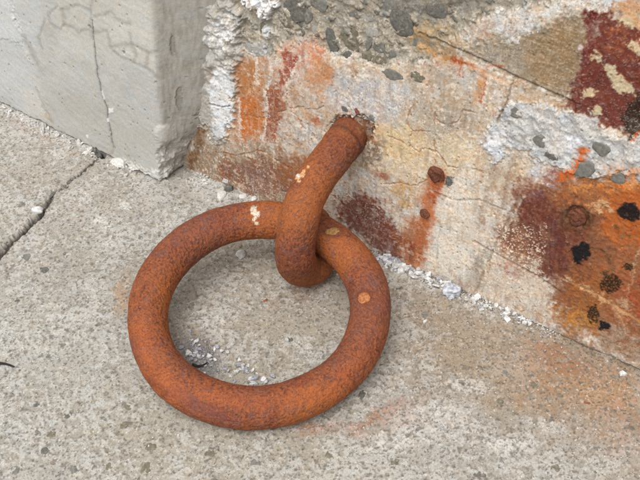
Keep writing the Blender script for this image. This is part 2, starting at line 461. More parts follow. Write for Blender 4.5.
for k, (scl, c, a_, thr) in enumerate([(22, (184, 179, 171), .5, .06), (34, (224, 221, 215), .65, .02), (18, (186, 152, 116), .42, .12), (48, (160, 142, 122), .4, .14), (40, (206, 182, 146), .45, .1),
                                       (60, (220, 216, 210), .6, .12), (75, (150, 132, 114), .4, .18), (30, (196, 178, 166), .45, .08), (55, (190, 128, 82), .4, .2)]):
    p.mix(sst(thr - .10, thr + .14, fbm(S * 1.15, Hh * .85, scl, 5, 700 + 9 * k, .6)), c, a_)
# cream field in the middle with hair cracks
p.mix(p.ell(420, 150, 70, 32, 15, .5, 14, 4), (218, 200, 168), .75)
p.mix(p.ell(395, 140, 30, 18, 20, .5, 10, 4), (224, 200, 158), .6)
p.mix(p.ell(372, 98, 42, 22, 10, .5, 10, 4), (186, 186, 188), .85)
p.mix(p.ell(440, 116, 40, 24, 10, .5, 12, 4), (180, 168, 152), .75)
p.mix(p.ragged(p.ell(455, 100, 26, 14, 10, .6, 10, 4), .5, .3), (204, 176, 132), .6)
# bleached field right of the streaks
p.mix(p.ragged(p.poly([(430, 190), (470, 165), (510, 195), (476, 292), (400, 262), (425, 220)], 8, 10, 5), .75, .3), (226, 219, 207), .9)
p.mix(p.ragged(p.poly([(486, 120), (505, 150), (520, 196), (480, 280), (455, 240), (470, 170)], 8, 8, 5), .45, .2), (184, 176, 164), .6)
p.mix(p.poly([(480, 246), (498, 252), (478, 294), (462, 285)], 4, 4, 4), (166, 158, 146), .65)
p.mix(p.ragged(p.poly([(520, 262), (560, 285), (570, 325), (476, 292), (500, 250)], 8, 8, 5), .7, .25), (206, 194, 178), .8)
lmp = fbm(S, Hh, 62, 3, 322, .45) * 1.4
# --- top band: crumbled concrete with bare stones
top = p.poly([(225, -40), (232, 45), (262, 56), (300, 36), (332, 52), (356, 58), (382, 64), (412, 62), (448, 44), (478, 24), (520, 8), (660, -30), (660, -80), (225, -80)], 5, 9, 5)
p.mix(top, (168, 161, 147), .92)
p.mix(top * sst(-.1, .3, fbm(S, Hh, 26, 4, 331)), (150, 144, 132), .7)
p.mix(p.ragged(top, .33, .15), (206, 202, 194), .75)
p.mix(p.ragged(p.ell(425, 3, 60, 14, -4, .5, 10, 5), .6, .3), (112, 108, 102), .75)
p.mix(p.ragged(p.ell(355, -2, 60, 12, 0, .5, 10, 5), .5, .3), (132, 128, 120), .6)
p.mix(p.ragged(p.ell(425, 32, 34, 14, -8, .6, 10, 5), .5, .3), (198, 166, 112), .55)
p.mix(p.ragged(p.ell(395, 75, 22, 10, 15, .6, 10, 5), .5, .3), (200, 168, 112), .5)
f1, f2, r = worley(S * 62 + p.fx * .4, Hh * 75 + p.fy * .4, 345)
ag = sst(.36, .22, f1) * (r < .4) * top * fadew
p.mix(ag * (r < .2), (112, 112, 106), .8); p.mix(ag * (r >= .2), (150, 146, 134), .8)
p.d += top * (-.004 + lmp * .0024 + p.n1 * .0010) + ag * .0025
p.mix(p.ragged(p.ell(440, 40, 44, 16, 12, .6, 12, 5), .5, .4), (176, 148, 104), .55)
p.mix(p.ragged(p.ell(402, 92, 34, 12, 18, .6, 12, 5), .5, .4), (190, 156, 104), .5)
p.mix(p.ragged(p.ell(450, 84, 40, 16, 20, .6, 10, 5), .55, .4), (168, 154, 134), .55)
p.mix(p.ragged(p.ell(480, 110, 20, 22, 20, .6, 10, 5), .55, .3), (222, 210, 194), .7)
p.mix(p.ragged(p.ell(352, 92, 36, 18, 25, .6, 10, 5), .5, .4), (172, 170, 170), .55)
# --- boards: the tan panel, its seam and its edges
board = p.poly([(452, 52), (486, 44), (500, 36), (534, 28), (584, 12), (606, 14), (588, 48), (577, 76), (574, 102), (514, 76)], 7, 7, 5)
grain = fbm(S * .25, Hh * 1.0, 260, 3, 371)
p.mix(board, (152, 138, 116), .95)
p.mix(board * p.ell(556, 52, 26, 34, 30, .7, 10, 3), (160, 128, 86), .55); p.mix(board * p.ell(500, 62, 28, 18, 20, .6, 8, 3), (172, 166, 156), .7)
p.mix(board * sst(0, .35, grain), (182, 168, 146), .45)
p.mix(board * sst(0, .35, -grain), (136, 118, 92), .4)
p.mix(p.ragged(p.poly([(515, 80), (574, 104), (566, 114), (512, 98)], 3, 5, 4), .65, .3), (196, 170, 140), .8)
p.d += board * -.0016
# white bloom at the top right
p.mix(p.ragged(p.poly([(492, 12), (540, 8), (600, -8), (640, -10), (640, 0), (605, 8), (570, 10), (532, 20), (536, 34), (512, 40), (492, 32)], 4, 6, 5), .62, .15), (216, 216, 214), .95)
p.mix(p.ragged(p.ell(510, 26, 18, 15, 0, .4, 6, 4), .6, .15), (206, 206, 204), .9)
# maroon paint with bare and cream patches
mar = p.poly([(590, 8), (606, 10), (618, 22), (640, 18), (700, 30), (700, 140), (640, 120), (626, 128), (600, 124), (568, 108), (572, 92), (582, 66), (584, 44)], 6, 7, 7)
p.mix(mar, (122, 58, 46), .95)
p.mix(p.ragged(mar, .4, .2), (96, 36, 34), .8)
p.mix(p.ragged(p.poly([(600, 24), (650, 16), (660, 70), (622, 60), (606, 50)], 6, 8, 5), .45, .2), (160, 98, 66), .8)
p.mix(p.ragged(p.poly([(588, 22), (604, 16), (598, 40), (582, 46)], 3, 4, 4), .7, .2), (166, 140, 128), .8)
for pts in ([(602, 66), (612, 64), (632, 84), (636, 94), (622, 94), (608, 78)], [(626, 44), (642, 40), (642, 56), (634, 54)], [(580, 90), (592, 86), (594, 94), (584, 98)],
            [(592, 54), (602, 52), (600, 62), (592, 62)], [(612, 20), (642, 6), (646, 20), (630, 28)], [(590, 110), (600, 106), (604, 114), (596, 118)]):
    m = p.poly(pts, 1.6, 4, 3.5)
    p.mix(m, (206, 190, 160), .95); p.d += m * .0006
p.mix(p.ell(580, 48, 2.6, 2.6, 0, .3, 0, 1), (226, 206, 200), .9)
p.mix(p.ragged(p.ell(632, 10, 20, 12, 0, .5, 8, 4), .6, .2), (210, 160, 116), .8)
p.d += mar * (.0007 + p.n1 * .0004)
p.mix(mar * p.ragged(p.line([(570, 98), (576, 72), (586, 44), (592, 14)], 7, 7, 6, 5), .7, .4), (116, 40, 44), .75)
# orange along the small ledge
for pts, wd, c, a_ in [([(450, 58), (466, 63), (486, 73)], 4.5, (196, 122, 66), .9), ([(484, 72), (480, 90), (476, 100)], 4, (206, 148, 88), .7), ([(420, 48), (450, 58)], 4, (206, 160, 96), .6),
                       ([(486, 74), (505, 80)], 3, (214, 150, 104), .6)]:
    p.mix(p.ragged(p.line(pts, wd, wd * .8, 5, 3), .68, .3), c, a_)
drips = []
for q_ in ([(256, 56), (257, 84)], [(275, 58), (264, 96)], [(300, 56), (290, 82)], [(240, 100), (240, 138)], [(268, 96), (262, 140)]):
    drips.append(q_)
# rust streaks upper left
p.mix(p.ragged(p.poly([(236, 58), (262, 58), (266, 148), (232, 140)], 6, 5, 4), .82, .25), (190, 132, 74), .9)
p.mix(p.ragged(p.ell(250, 112, 15, 22, 0, .5, 6, 5), .62, .25), (204, 122, 52), .9)
p.mix(p.ragged(p.ell(318, 72, 13, 26, 0, .6, 8, 4), .75, .3), (200, 142, 92), .8)
p.mix(p.ragged(p.ell(305, 55, 24, 20, 0, .6, 8, 4), .68, .3), (206, 140, 110), .6)
p.mix(p.ragged(p.poly([(284, 52), (300, 54), (298, 70), (284, 86), (274, 84)], 4, 6, 4), .85, .25), (158, 68, 44), .97)
p.mix(p.ragged(p.poly([(266, 84), (284, 86), (280, 146), (262, 142)], 4, 6, 5), .8, .25), (148, 80, 58), .95)
p.mix(p.ragged(p.ell(277, 96, 8, 12, 0, .5, 4, 4), .66, .22), (150, 66, 44), .9)
p.mix(p.ragged(p.ell(280, 70, 34, 14, 10, .6, 8, 4), .42, .2), (206, 150, 122), .6)
p.mix(p.ragged(p.ell(312, 120, 20, 12, 30, .6, 8, 4), .55, .3), (206, 160, 110), .7)
p.mix(p.ragged(p.ell(316, 120, 5, 9, 20, .5, 4, 3), .6, .3), (186, 96, 48), .8)
p.mix(p.ragged(p.ell(298, 128, 22, 14, 30, .5, 8, 5), .6, .2), (200, 198, 196), .8)
p.mix(p.ragged(p.ell(262, 138, 30, 12, 20, .5, 8, 5), .5, .15), (216, 210, 204), .8)
p.mix(p.ragged(p.poly([(230, 58), (262, 50), (300, 62), (306, 100), (286, 150), (232, 146)], 12, 9, 7), .5, .3), (178, 128, 92), .6)
p.mix(p.ragged(p.ell(246, 122, 13, 24, 0, .5, 6, 6), .7, .3), (196, 118, 54), .8)
p.mix(p.ragged(p.ell(290, 72, 26, 22, -20, .6, 8, 6), .42, .2), (214, 196, 184), .6)
for q_ in drips: p.mix(p.ragged(p.line(q_, 2.2, 1.8, 5, 4), .62, .2), (224, 218, 210), .85)
# lower left: damp brown with pale specks
p.mix(p.poly([(196, 140), (260, 148), (330, 172), (330, 235), (190, 176)], 10, 9, 6), (150, 126, 102), .85)
p.mix(p.ragged(p.poly([(222, 166), (262, 158), (302, 170), (306, 205), (246, 194)], 6, 8, 4), .8, .35), (142, 100, 82), .85)
p.mix(p.ragged(p.ell(262, 176, 18, 10, 20, .6, 6, 4), .5, .3), (128, 100, 98), .7)
p.mix(p.ragged(p.ell(294, 172, 24, 26, 10, .6, 8, 6), .7, .35), (160, 104, 62), .85)
p.mix(p.ragged(p.ell(226, 172, 8, 10, 0, .6, 6, 4), .6, .3), (136, 74, 58), .8)
p.mix(p.ragged(p.poly([(200, 165), (300, 185), (300, 210), (200, 185)], 5, 6, 4), .22, .08, p.n2), (220, 212, 204), .8)
p.mix(p.ragged(p.line([(190, 168), (196, 150), (203, 128)], 6, 4, 4, 3), .75, .3), (118, 84, 48), .85)
# red-brown patches behind the staple
p.mix(p.ragged(p.poly([(336, 196), (352, 190), (382, 198), (388, 216), (410, 240), (396, 262), (340, 226)], 5, 7, 5), .92, .25), (124, 68, 56), .97)
p.mix(p.ragged(p.ell(368, 212, 18, 12, 30, .5, 6, 4), .6, .25), (104, 52, 48), .85)
p.mix(p.ragged(p.poly([(326, 176), (350, 176), (356, 196), (334, 206)], 4, 6, 5), .45, .14, p.n2), (220, 206, 190), .9)
p.mix(p.ragged(p.ell(372, 214, 26, 20, 30, .5, 6, 5), .2, .08, p.n2), (216, 196, 180), .85)
p.mix(p.ragged(p.ell(404, 192, 14, 10, 0, .5, 8, 4), .6, .3), (196, 158, 96), .7)
p.mix(p.ell(374, 152, 8, 16, 30, .6, 4, 3), (116, 98, 84), .75)  # the staple's soft shadow on the wall at its right, painted in
p.mix(p.ragged(p.ell(362, 134, 12, 18, 20, .6, 4, 3), .6, .3), (170, 106, 66), .6)
p.mix(p.ragged(p.ell(381, 176, 9, 7, 0, .5, 5, 3), .6, .25), (160, 90, 62), .85)
# streaks under the two rusted stubs
p.mix(p.ragged(p.line([(437, 176), (430, 200), (422, 236), (414, 262)], 9, 6, 4, 3), .85, .35), (196, 116, 58), .92)
p.mix(p.ragged(p.line([(438, 178), (434, 198)], 7, 5, 4, 4), .75, .35), (172, 88, 46), .85)
p.mix(p.ragged(p.ell(413, 242, 16, 26, 10, .5, 8, 4), .85, .35), (178, 112, 70), .9)
p.mix(p.ragged(p.ell(410, 250, 8, 10, 0, .5, 6, 4), .55, .2), (136, 70, 52), .8)
p.mix(p.ragged(p.ell(448, 181, 5, 5, 0, .4, 3, 3), .8, .2), (92, 98, 108), .9)
for q_, wd_, c_, a_ in [([(500, 150), (492, 180), (480, 226)], 5, (158, 130, 106), .7), ([(512, 160), (508, 186), (498, 214)], 4, (146, 120, 98), .6), ([(526, 178), (516, 196), (504, 226)], 3, (150, 116, 90), .6),
                       ([(452, 56), (430, 44), (414, 36)], 6, (160, 132, 92), .6), ([(470, 96), (464, 120), (458, 134)], 6, (170, 150, 128), .6), ([(486, 160), (474, 196)], 3, (190, 150, 112), .5)]:
    p.mix(p.ragged(p.line(q_, wd_, wd_ * .9, 8, 6), .66, .3), c_, a_)
p.mix(p.ragged(p.ell(448, 112, 34, 20, 10, .7, 14, 8), .5, .25), (158, 148, 138), .65)
p.mix(p.ragged(p.ell(424, 100, 20, 14, 10, .7, 14, 8), .5, .25), (172, 158, 140), .6)
p.mix(p.ragged(p.ell(395, 96, 30, 18, 15, .7, 12, 8), .5, .2), (220, 219, 217), .7)
p.mix(p.ragged(p.ell(354, 104, 26, 10, 15, .7, 8, 6), .55, .2), (222, 220, 216), .7)
for q_ in ([(452, 59), (466, 64), (478, 70), (489, 76)], [(488, 76), (484, 88), (480, 104)], [(462, 62), (460, 76)], [(476, 69), (500, 66)]):
    p.mix(p.line(q_, 1.1, 1.1, 4, 4), (178, 84, 32), .85)
# --- big corroded area at the right
zone = p.poly([(524, 182), (556, 178), (600, 172), (660, 176), (700, 400), (640, 362), (552, 325), (560, 282), (516, 262), (500, 240), (514, 212)], 12, 11, 8)
p.mix(zone, (154, 106, 72), .95); p.mix(p.ell(572, 250, 34, 62, 8, .6, 12, 4) * zone, (136, 86, 60), .8); p.mix(p.ragged(p.ell(566, 262, 30, 46, 8, .6, 12, 6), .5, .4), (118, 76, 64), .55)
p.mix(p.ragged(p.poly([(514, 196), (540, 186), (560, 200), (572, 260), (552, 286), (516, 252), (500, 240)], 15, 11, 9), .82, .35), (118, 64, 52), .95)
p.mix(p.ragged(p.ell(556, 236, 16, 30, 10, .6, 8, 4), .6, .3), (108, 72, 70), .85)
p.mix(p.ragged(p.ell(536, 194, 12, 8, 0, .5, 6, 4), .6, .25), (124, 84, 92), .8)
p.mix(p.ragged(p.ell(590, 196, 40, 16, 5, .5, 8, 5), .6, .25), (182, 116, 64), .7)
p.mix(p.ragged(p.poly([(606, 186), (660, 180), (660, 250), (612, 246), (600, 226)], 6, 7, 6), .85, .35), (188, 110, 52), .9)
p.mix(p.ragged(p.ell(592, 290, 34, 30, 20, .6, 10, 5), .6, .3), (166, 110, 60), .8)
p.mix(p.ragged(p.ell(576, 320, 26, 14, 25, .6, 8, 5), .62, .3), (194, 142, 76), .85)
p.mix(p.ragged(p.ell(632, 300, 20, 34, -15, .6, 8, 5), .6, .25), (172, 92, 56), .85)
p.mix(p.ragged(p.ell(620, 262, 18, 26, 20, .6, 8, 5), .5, .2), (190, 122, 66), .7)
p.mix(p.ragged(p.poly([(606, 322), (650, 336), (660, 380), (590, 344)], 5, 8, 6), .62, .2), (172, 154, 136), .85)
p.mix(p.ragged(p.ell(622, 310, 6, 16, 18, .5, 5, 4), .55, .15), (212, 190, 156), .85)
p.mix(p.ragged(p.ell(600, 205, 16, 8, 20, .5, 5, 4), .45, .14), (216, 186, 150), .75)
p.mix(p.ragged(p.poly([(500, 215), (548, 232), (552, 285), (510, 288), (488, 262)], 8, 8, 5), .34, .10, p.n2 * .6 + p.n1 * .6), (224, 206, 184), .92)
p.mix(p.ragged(p.poly([(514, 200), (548, 190), (574, 206), (580, 262), (560, 292), (528, 262)], 14, 11, 9), .7, .3), (112, 62, 54), .7)
p.mix(p.ragged(p.poly([(502, 218), (546, 226), (550, 286), (512, 288), (488, 262)], 8, 8, 6), .38, .08, p.n2 * .7 + p.n3 * .3 + p.n1 * .4), (226, 210, 190), .9)
p.mix(p.ragged(p.poly([(490, 250), (536, 262), (560, 300), (560, 318), (480, 292)], 6, 6, 5), .5, .14), (206, 196, 184), .8)
p.mix(p.ragged(p.ell(512, 270, 16, 8, 30, .5, 4, 5), .5, .18), (166, 92, 64), .7)
p.mix(p.ragged(zone, .12, .1), (208, 178, 142), .4); p.mix(p.ragged(zone, .25, .12, p.soft * .6 + p.n2 * .5), (112, 66, 48), .55)
for q_ in ([(618, 300), (626, 330)], [(600, 200), (612, 214)], [(640, 250), (628, 290)], [(566, 276), (640, 322)]):
    p.mix(p.ragged(p.line(q_, 3, 2.5, 7, 6), .6, .2), (206, 178, 142), .7)
p.mix(p.ragged(p.poly([(590, 250), (640, 236), (660, 340), (610, 330)], 10, 10, 8), .42, .25), (140, 74, 48), .6)
p.mix(p.ragged(p.ell(577, 217, 17, 15, 0, .4, 4, 3), .8, .3), (122, 86, 58), .85)
ridge = p.ell(577, 217, 15, 14, 0, .3, 3, 2) - p.ell(577, 217, 11, 10, 0, .3, 3, 2)
p.mix(p.ell(577, 217, 16, 14.5, 0, .18, 3, 2) - p.ell(577, 217, 9, 8.5, 0, .2, 3, 2), (92, 62, 44), .6); p.d += ridge * .0024; p.d -= p.ell(577, 217, 12, 11, 0, .25, 2, 1.5) * .003
p.d += zone * (p.n1 * .0009 + p.n2 * .0002)
# bright orange and black corner at the right edge
p.mix(p.ragged(p.poly([(624, 108), (640, 92), (700, 100), (700, 160), (626, 146)], 3, 4, 4), .85, .2), (50, 34, 24), .97)
p.mix(p.ragged(p.poly([(630, 134), (660, 122), (660, 176), (628, 164)], 3, 4, 4), .7, .2), (186, 92, 30), .9)
# --- pale repair mortar
mort = p.poly([(486, 128), (496, 120), (508, 102), (524, 101), (545, 104), (560, 110), (582, 116), (600, 124), (618, 134), (640, 138), (680, 160), (680, 196), (628, 172), (600, 176), (590, 180), (574, 174),
               (560, 168), (540, 160), (524, 150), (508, 148), (502, 162), (492, 166), (487, 146)], 2.0, 5, 4)
p.mix(mort, (198, 197, 194), .97)
p.mix(mort * sst(-.05, .3, fbm(S, Hh, 40, 4, 401)), (176, 176, 176), .7)
p.mix(p.ragged(mort, .36, .16), (214, 214, 213), .8)
p.mix(p.ragged(mort, .22, .12, p.n2 * .6 + p.n1 * .5), (138, 138, 140), .6)
p.mix(p.ell(497, 142, 9, 14, 0, .5, 4, 3), (220, 221, 224), .85)
p.mix(p.ell(568, 142, 12, 9, 30, .5, 5, 3), (222, 222, 224), .7)
p.mix(p.ragged(p.line([(585, 150), (580, 164), (572, 172), (560, 178)], 6, 4, 4, 4), .68, .2), (204, 112, 46), .95)
p.mix(p.ragged(p.poly([(600, 160), (650, 166), (650, 190), (604, 186)], 5, 6, 5), .5, .2), (206, 150, 104), .8)
p.mix(p.ragged(p.poly([(566, 182), (640, 178), (640, 190), (570, 192)], 4, 6, 5), .6, .25), (214, 150, 88), .7)
p.mix(p.ragged(p.ell(551, 176, 10, 12, 0, .5, 5, 5), .6, .2), (150, 110, 116), .85)
p.mix(p.ragged(p.ell(540, 172, 10, 10, 0, .5, 5, 5), .55, .2), (210, 208, 214), .85)
p.mix(p.ragged(p.ell(520, 168, 12, 9, 0, .5, 5, 5), .6, .2), (220, 204, 180), .85)
p.d += mort * (.0025 + lmp * .0024 + p.n1 * .0009)
# --- seams between the pours
for pts, wd, dep, c, a_ in [([(418, 34), (452, 47), (514, 76), (574, 103)], .9, .0022, (110, 94, 78), .7), ([(514, 78), (506, 104), (497, 122)], 1.0, .0022, (140, 112, 84), .75),
                            ([(521, 196), (505, 226), (490, 258), (475, 292)], 1.0, .0014, (150, 128, 104), .5), ([(474, 242), (500, 256), (536, 276), (560, 292)], .8, .0015, (130, 100, 80), .6),
                            ([(430, 190), (452, 200), (478, 200), (505, 210)], .8, .0010, (150, 132, 112), .5), ([(560, 277), (600, 296), (640, 322)], 1.0, .0010, (196, 150, 100), .5)]:
    m = p.line(pts, wd, .9, 1.2, 1)
    p.d -= m * dep; p.mix(m, c, a_)
m = p.line([(524, 196), (508, 226), (493, 258), (478, 294)], 1.4, 1.2, 1.5, 1); m = p.ragged(m, .6, .3); p.mix(m, (222, 212, 196), .5); p.d += m * .0006
m = p.line([(466, 60), (512, 80), (506, 84), (470, 68)], 2.2, 1.6, 2, 2); p.mix(m, (220, 208, 190), .6); p.d += m * .0007
# hair cracks
z8 = lambda q: [(360 + a / 4.571, 90 + b / 4.571) for a, b in q]
z7 = lambda q: [(190 + a / 4.571, 100 + b / 4.571) for a, b in q]
for q in [z8([(248, 65), (220, 120), (215, 150), (240, 185), (330, 185)]), z8([(345, 100), (340, 180), (342, 270), (375, 310), (400, 350), (480, 355), (560, 370)]),
          z8([(130, 210), (180, 230), (230, 250), (265, 285), (300, 265), (345, 280)]), z8([(110, 430), (200, 430), (260, 437), (310, 410), (330, 380)]),
          z7([(430, 20), (450, 45), (490, 65), (510, 120), (560, 155), (590, 185)]), z7([(200, 60), (250, 70), (330, 85)]), z7([(400, 60), (450, 40), (520, 30)]),
          z7([(120, 240), (220, 250), (300, 235), (350, 245), (400, 280), (450, 310)]), z7([(90, 10), (150, 25), (185, 25)]), z7([(530, 40), (580, 45), (610, 30)]),
          z8([(345, 320), (350, 345)]), z8([(240, 185), (232, 210)]), z8([(345, 130), (400, 160), (450, 140), (470, 90), (530, 110)])]:
    m = p.line(q, .55, .65, 2.2, 1.6)
    m = m * sst(-.45, .1, p.soft + p.n1 * .6 + .15); p.d -= m * .0013; p.mix(m, (152, 108, 72), .62)
# --- plaster remnant in the corner by the pilaster
rem = p.poly([(196, -40), (236, -40), (240, 30), (238, 52), (236, 90), (232, 122), (228, 140), (218, 140), (208, 128), (198, 130), (190, 60)], 3, 7, 5)
p.mix(rem, (182, 179, 172), .95)
p.mix(p.ragged(rem, .42, .2), (160, 157, 150), .75)
p.mix(p.poly([(216, 66), (234, 64), (233, 120), (226, 136), (216, 130), (212, 96)], 2.5, 4, 3), (220, 221, 222), .95)
p.mix(p.ragged(p.ell(224, 32, 14, 22, 10, .5, 6, 4), .62, .2), (216, 216, 216), .9)
p.d += rem * (.005 + p.n1 * .0007) + rem * sst(95, 60, p.V) * (lmp * .004 + fbm(S, Hh, 28, 2, 443) * .009) + rem * lmp * .0012 + rem * p.ell(220, 30, 22, 40, 0, .5, 6, 4) * (fbm(S, Hh, 36, 2, 441) * .007 + .002)
lump = p.poly([(246, -12), (272, -8), (279, 4), (270, 14), (262, 20), (258, 10), (246, 8)], 1.5, 4, 3)
p.mix(lump, (224, 224, 224), .97); p.d += lump * (.009 + p.n1 * .004)
lump2 = p.ell(266, 33, 5, 7, 0, .3, 4, 3); p.mix(lump2, (216, 216, 214), .9); p.d += lump2 * .004
m = p.ell(256, 50, 12, 6, 5, .3, 4, 3); p.mix(m, (178, 180, 180), .85); p.d += m * .001
m = p.ragged(p.poly([(232, 66), (238, 66), (240, 140), (234, 140)], 2, 3, 3), .6, .2); p.mix(m, (170, 160, 148), .5)
m = p.line(z7([(100, 10), (150, 26), (185, 24)]), .7, .6, 1.5, 1); p.d -= m * .002; p.mix(m, (140, 136, 130), .7)
so_ = p.ell(351, 132, 22.5, 17, 0, .12, 4, 4); p.d -= so_ * .005; p.mix(so_, (78, 56, 44), .85)
so2 = p.ell(351, 131, 32, 25, 20, .5, 8, 6); p.mix(p.ragged(so2, .5, .25), (158, 106, 72), .6)
# --- black tar
tar_lab = np.zeros(S.shape, int)
tars = [(628, 214, 10, 10, 0, 1), (582, 252, 7, 8, 20, 2), (579, 261, 4, 4, 0, 2), (628, 266, 8, 5, -25, 3), (611, 285, 11, 9, 20, 4), (594, 313, 7, 12, -15, 5), (605, 327, 5.5, 4.5, 0, 6)]
for cx, cy, rx, ry, an, k in tars:
    m = p.ell(cx, cy, rx, ry, an, .16, 5, 2.0)
    keep = 1.0 if k in (1, 2, 6) else .62
    mm = m if keep == 1 else p.ragged(m, .6, .16, p.n2)
    p.mix(mm, (36, 36, 40) if keep == 1 else (52, 46, 34), .96)
    p.d += mm * (.0014 + p.n2 * .0006)
    tar_lab[(m > .5)] = k
m = p.ragged(p.line([(590, 248), (606, 254), (612, 268), (604, 278)], 2.5, 2, 4, 4), .5, .2); p.mix(m, (84, 70, 34), .8)
m = p.ragged(p.line([(616, 226), (622, 236), (632, 236)], 3, 2, 3, 3), .5, .2); p.mix(m, (84, 78, 50), .8)
# relief of the rest
p.d += p.n1 * .0006 + p.n2 * .00015 + fbm(S, Hh, 9, 3, 451) * .003
f1, f2, r = worley(S * 130, Hh * 130, 461)
pit = sst(.26, .12, f1) * (r < .12) * fadew; p.d -= pit * .001; p.mix(pit, (112, 92, 76), .5)
# bloom, flaking and run-down all over
fq = fbm(S, Hh, 120, 5, 491, .62) * 1.3
f4 = sst(.12, .19, fq + .25 * p.soft) * (1 - np.clip(top + mort + rem, 0, 1) * .7) * (1 - np.clip(tar_lab > 0, 0, 1)) * (1 - mar * .8) * (1 - board * .7) * (1 - zone * .9) * (1 - .8 * p.st)
f4 = f4 * (.35 + .65 * sst(-.25, .25, fbm(S, Hh, 20, 3, 497)))
p.mix(f4, (228, 222, 212), .62); p.d += f4 * .0003
run = fbm(S, Hh * .16, 130, 4, 471)
bloom = sst(-.2, .35, fbm(S, Hh, 14, 3, 475))
rough_ = np.clip(top + mort + rem, 0, 1)
nt_ = np.clip(tar_lab > 0, 0, 1)
fl = (.5 - .4 * zone) * (1 - .7 * p.st) * sst(.20, .34, p.n2 * .7 + p.n3 * .5 + p.n1 * .35 + .10 * bloom - .08) * (1 - rough_ * .7) * (1 - nt_)
p.mix(fl, (222, 214, 202), .5); p.d += fl * .0004
fl2 = .45 * sst(.20, .34, -p.n2 * .6 - p.n3 * .5 + p.n1 * .3 - .06) * (1 - nt_)
p.mix(fl2, (138, 116, 96), .42)
nt_ = np.clip(nt_ + mar * .85 + board * .5, 0, 1)
fl3 = .55 * sst(.22, .36, vn2(S * 210, Hh * 210, 481) * .6 + p.n3 * .3 + p.soft * .35 - .02) * (1 - rough_ * .8) * (1 - nt_)
p.mix(fl3, (182, 118, 70), .42)
p.mix(sst(.08, .4, run) * (1 - rough_) * (1 - nt_) * (1 - zone * .75) * (1 - .7 * p.st), (206, 198, 186), .32); p.mix(sst(.08, .4, -run) * (1 - rough_) * (1 - nt_), (152, 126, 100), .30)
p.finish(.75)
p.col = np.clip(p.col, 0, 1) ** 1.22 * 1.17      # stronger contrast between bare, bleached and stained places
WP += EN * (p.d * fadew)[..., None]
lab = np.zeros(S.shape, int)
lab[mort > .5] = 10
lab[rem > .5] = 11
lab[(lump > .5)] = 12
lab[(mar > .5) & (mort < .5)] = 13
for k in range(1, 7): lab[tar_lab == k] = k
names = {0: ('wall_face', {}), 10: ('mortar_patch', {'label': 'pale rough repair mortar patch with bare stones'}), 11: ('plaster_remnant', {'label': 'lumpy whitish plaster left in the corner by the pilaster'}),
         12: ('plaster_lump', {}), 13: ('paint_patch', {'label': 'flaking dark red paint at the upper right'})}
for k in range(1, 7): names[k] = ('tar_patch', {})
wall = empty('concrete_wall', tuple(A), label='old concrete wall stained with rust, white bloom and flaking red paint', cat='wall')
WPb = WP
wall_parts = grid_parts(WPb, p.col * fadew[..., None] + alb(192, 184, 170) * (1 - fadew[..., None]), lab, names, M_WALL, wall, flip=False)
# body of the wall behind its face
def box_pts(s0, s1, o0, o1, h0, h1):
    return [W(s, h, o) for h in (h0, h1) for (s, o) in ((s0, o0), (s1, o0), (s1, o1), (s0, o1))]
BOXQ = [(0, 3, 2, 1), (4, 5, 6, 7), (0, 1, 5, 4), (1, 2, 6, 5), (2, 3, 7, 6), (3, 0, 4, 7)]
def box_obj(name, pts, parent, mat, c):
    P = np.array(pts) - V(parent.location)
    me = mesh_np(name, P, np.array(BOXQ), mat, np.tile(alb(*c), (8, 1)))
    me.polygons.foreach_set('use_smooth', np.zeros(6, bool))
    return finish(bpy.data.objects.new(name, me), parent)
box_obj('wall_core', box_pts(-2.5, 3, -0.45, -0.012, -.05, .898), wall, M_WALL, (190, 178, 160))

# ------------------------------------------------------------------ stones: bare aggregate
def ico(sub=2):
    t = (1 + 5 ** .5) / 2
    v = [(-1, t, 0), (1, t, 0), (-1, -t, 0), (1, -t, 0), (0, -1, t), (0, 1, t), (0, -1, -t), (0, 1, -t), (t, 0, -1), (t, 0, 1), (-t, 0, -1), (-t, 0, 1)]
    f = [(0, 11, 5), (0, 5, 1), (0, 1, 7), (0, 7, 10), (0, 10, 11), (1, 5, 9), (5, 11, 4), (11, 10, 2), (10, 7, 6), (7, 1, 8), (3, 9, 4), (3, 4, 2), (3, 2, 6), (3, 6, 8), (3, 8, 9), (4, 9, 5), (2, 4, 11), (6, 2, 10), (8, 6, 7), (9, 8, 1)]
    v = [np.array(q) / np.linalg.norm(q) for q in v]
    for _ in range(sub):
        cache = {}; nf = []
        def mid(a, b):
            k = (min(a, b), max(a, b))
            if k not in cache:
                q = v[a] + v[b]; v.append(q / np.linalg.norm(q)); cache[k] = len(v) - 1
            return cache[k]
        for a, b, c in f:
            x, y, z = mid(a, b), mid(b, c), mid(c, a)
            nf += [(a, x, z), (b, y, x), (c, z, y), (x, y, z)]
        f = nf
    return np.array(v), np.array(f)
ICO_V, ICO_F = ico(2)
ICO1_V, ICO1_F = ico(1)
ICO3_V, ICO3_F = ico(3)
def lump_pts(seed, rough=.22, base=None, power=1.0):
    v = ICO_V if base is None else base
    n = fbm3(v[:, 0] + seed * 3.1, v[:, 1] - seed * 1.7, v[:, 2] + seed * .9, 1.3, 3, seed)
    q = v * (1 + rough * n)[:, None]
    return np.sign(q) * np.abs(q) ** power
def frame(nrm, up):
    nrm = nrm / np.linalg.norm(nrm)
    x = np.cross(up, nrm); x /= np.linalg.norm(x)
    return np.stack([x, np.cross(nrm, x), nrm], 1)        # columns
from mathutils import Matrix
def place_mesh(name, me, Pw, Rm, parent=None, scale=(1, 1, 1), origin=None, **tags):
    o = bpy.data.objects.new(name, me)
    loc = V(Pw) - (V(origin) if origin is not None else V(parent.location) if parent is not None else 0)
    M = np.eye(4); M[:3, :3] = Rm * np.array(scale); M[:3, 3] = loc
    o.matrix_basis = Matrix(M.tolist())
    return finish(o, parent, **tags)
STONE_ME = {}
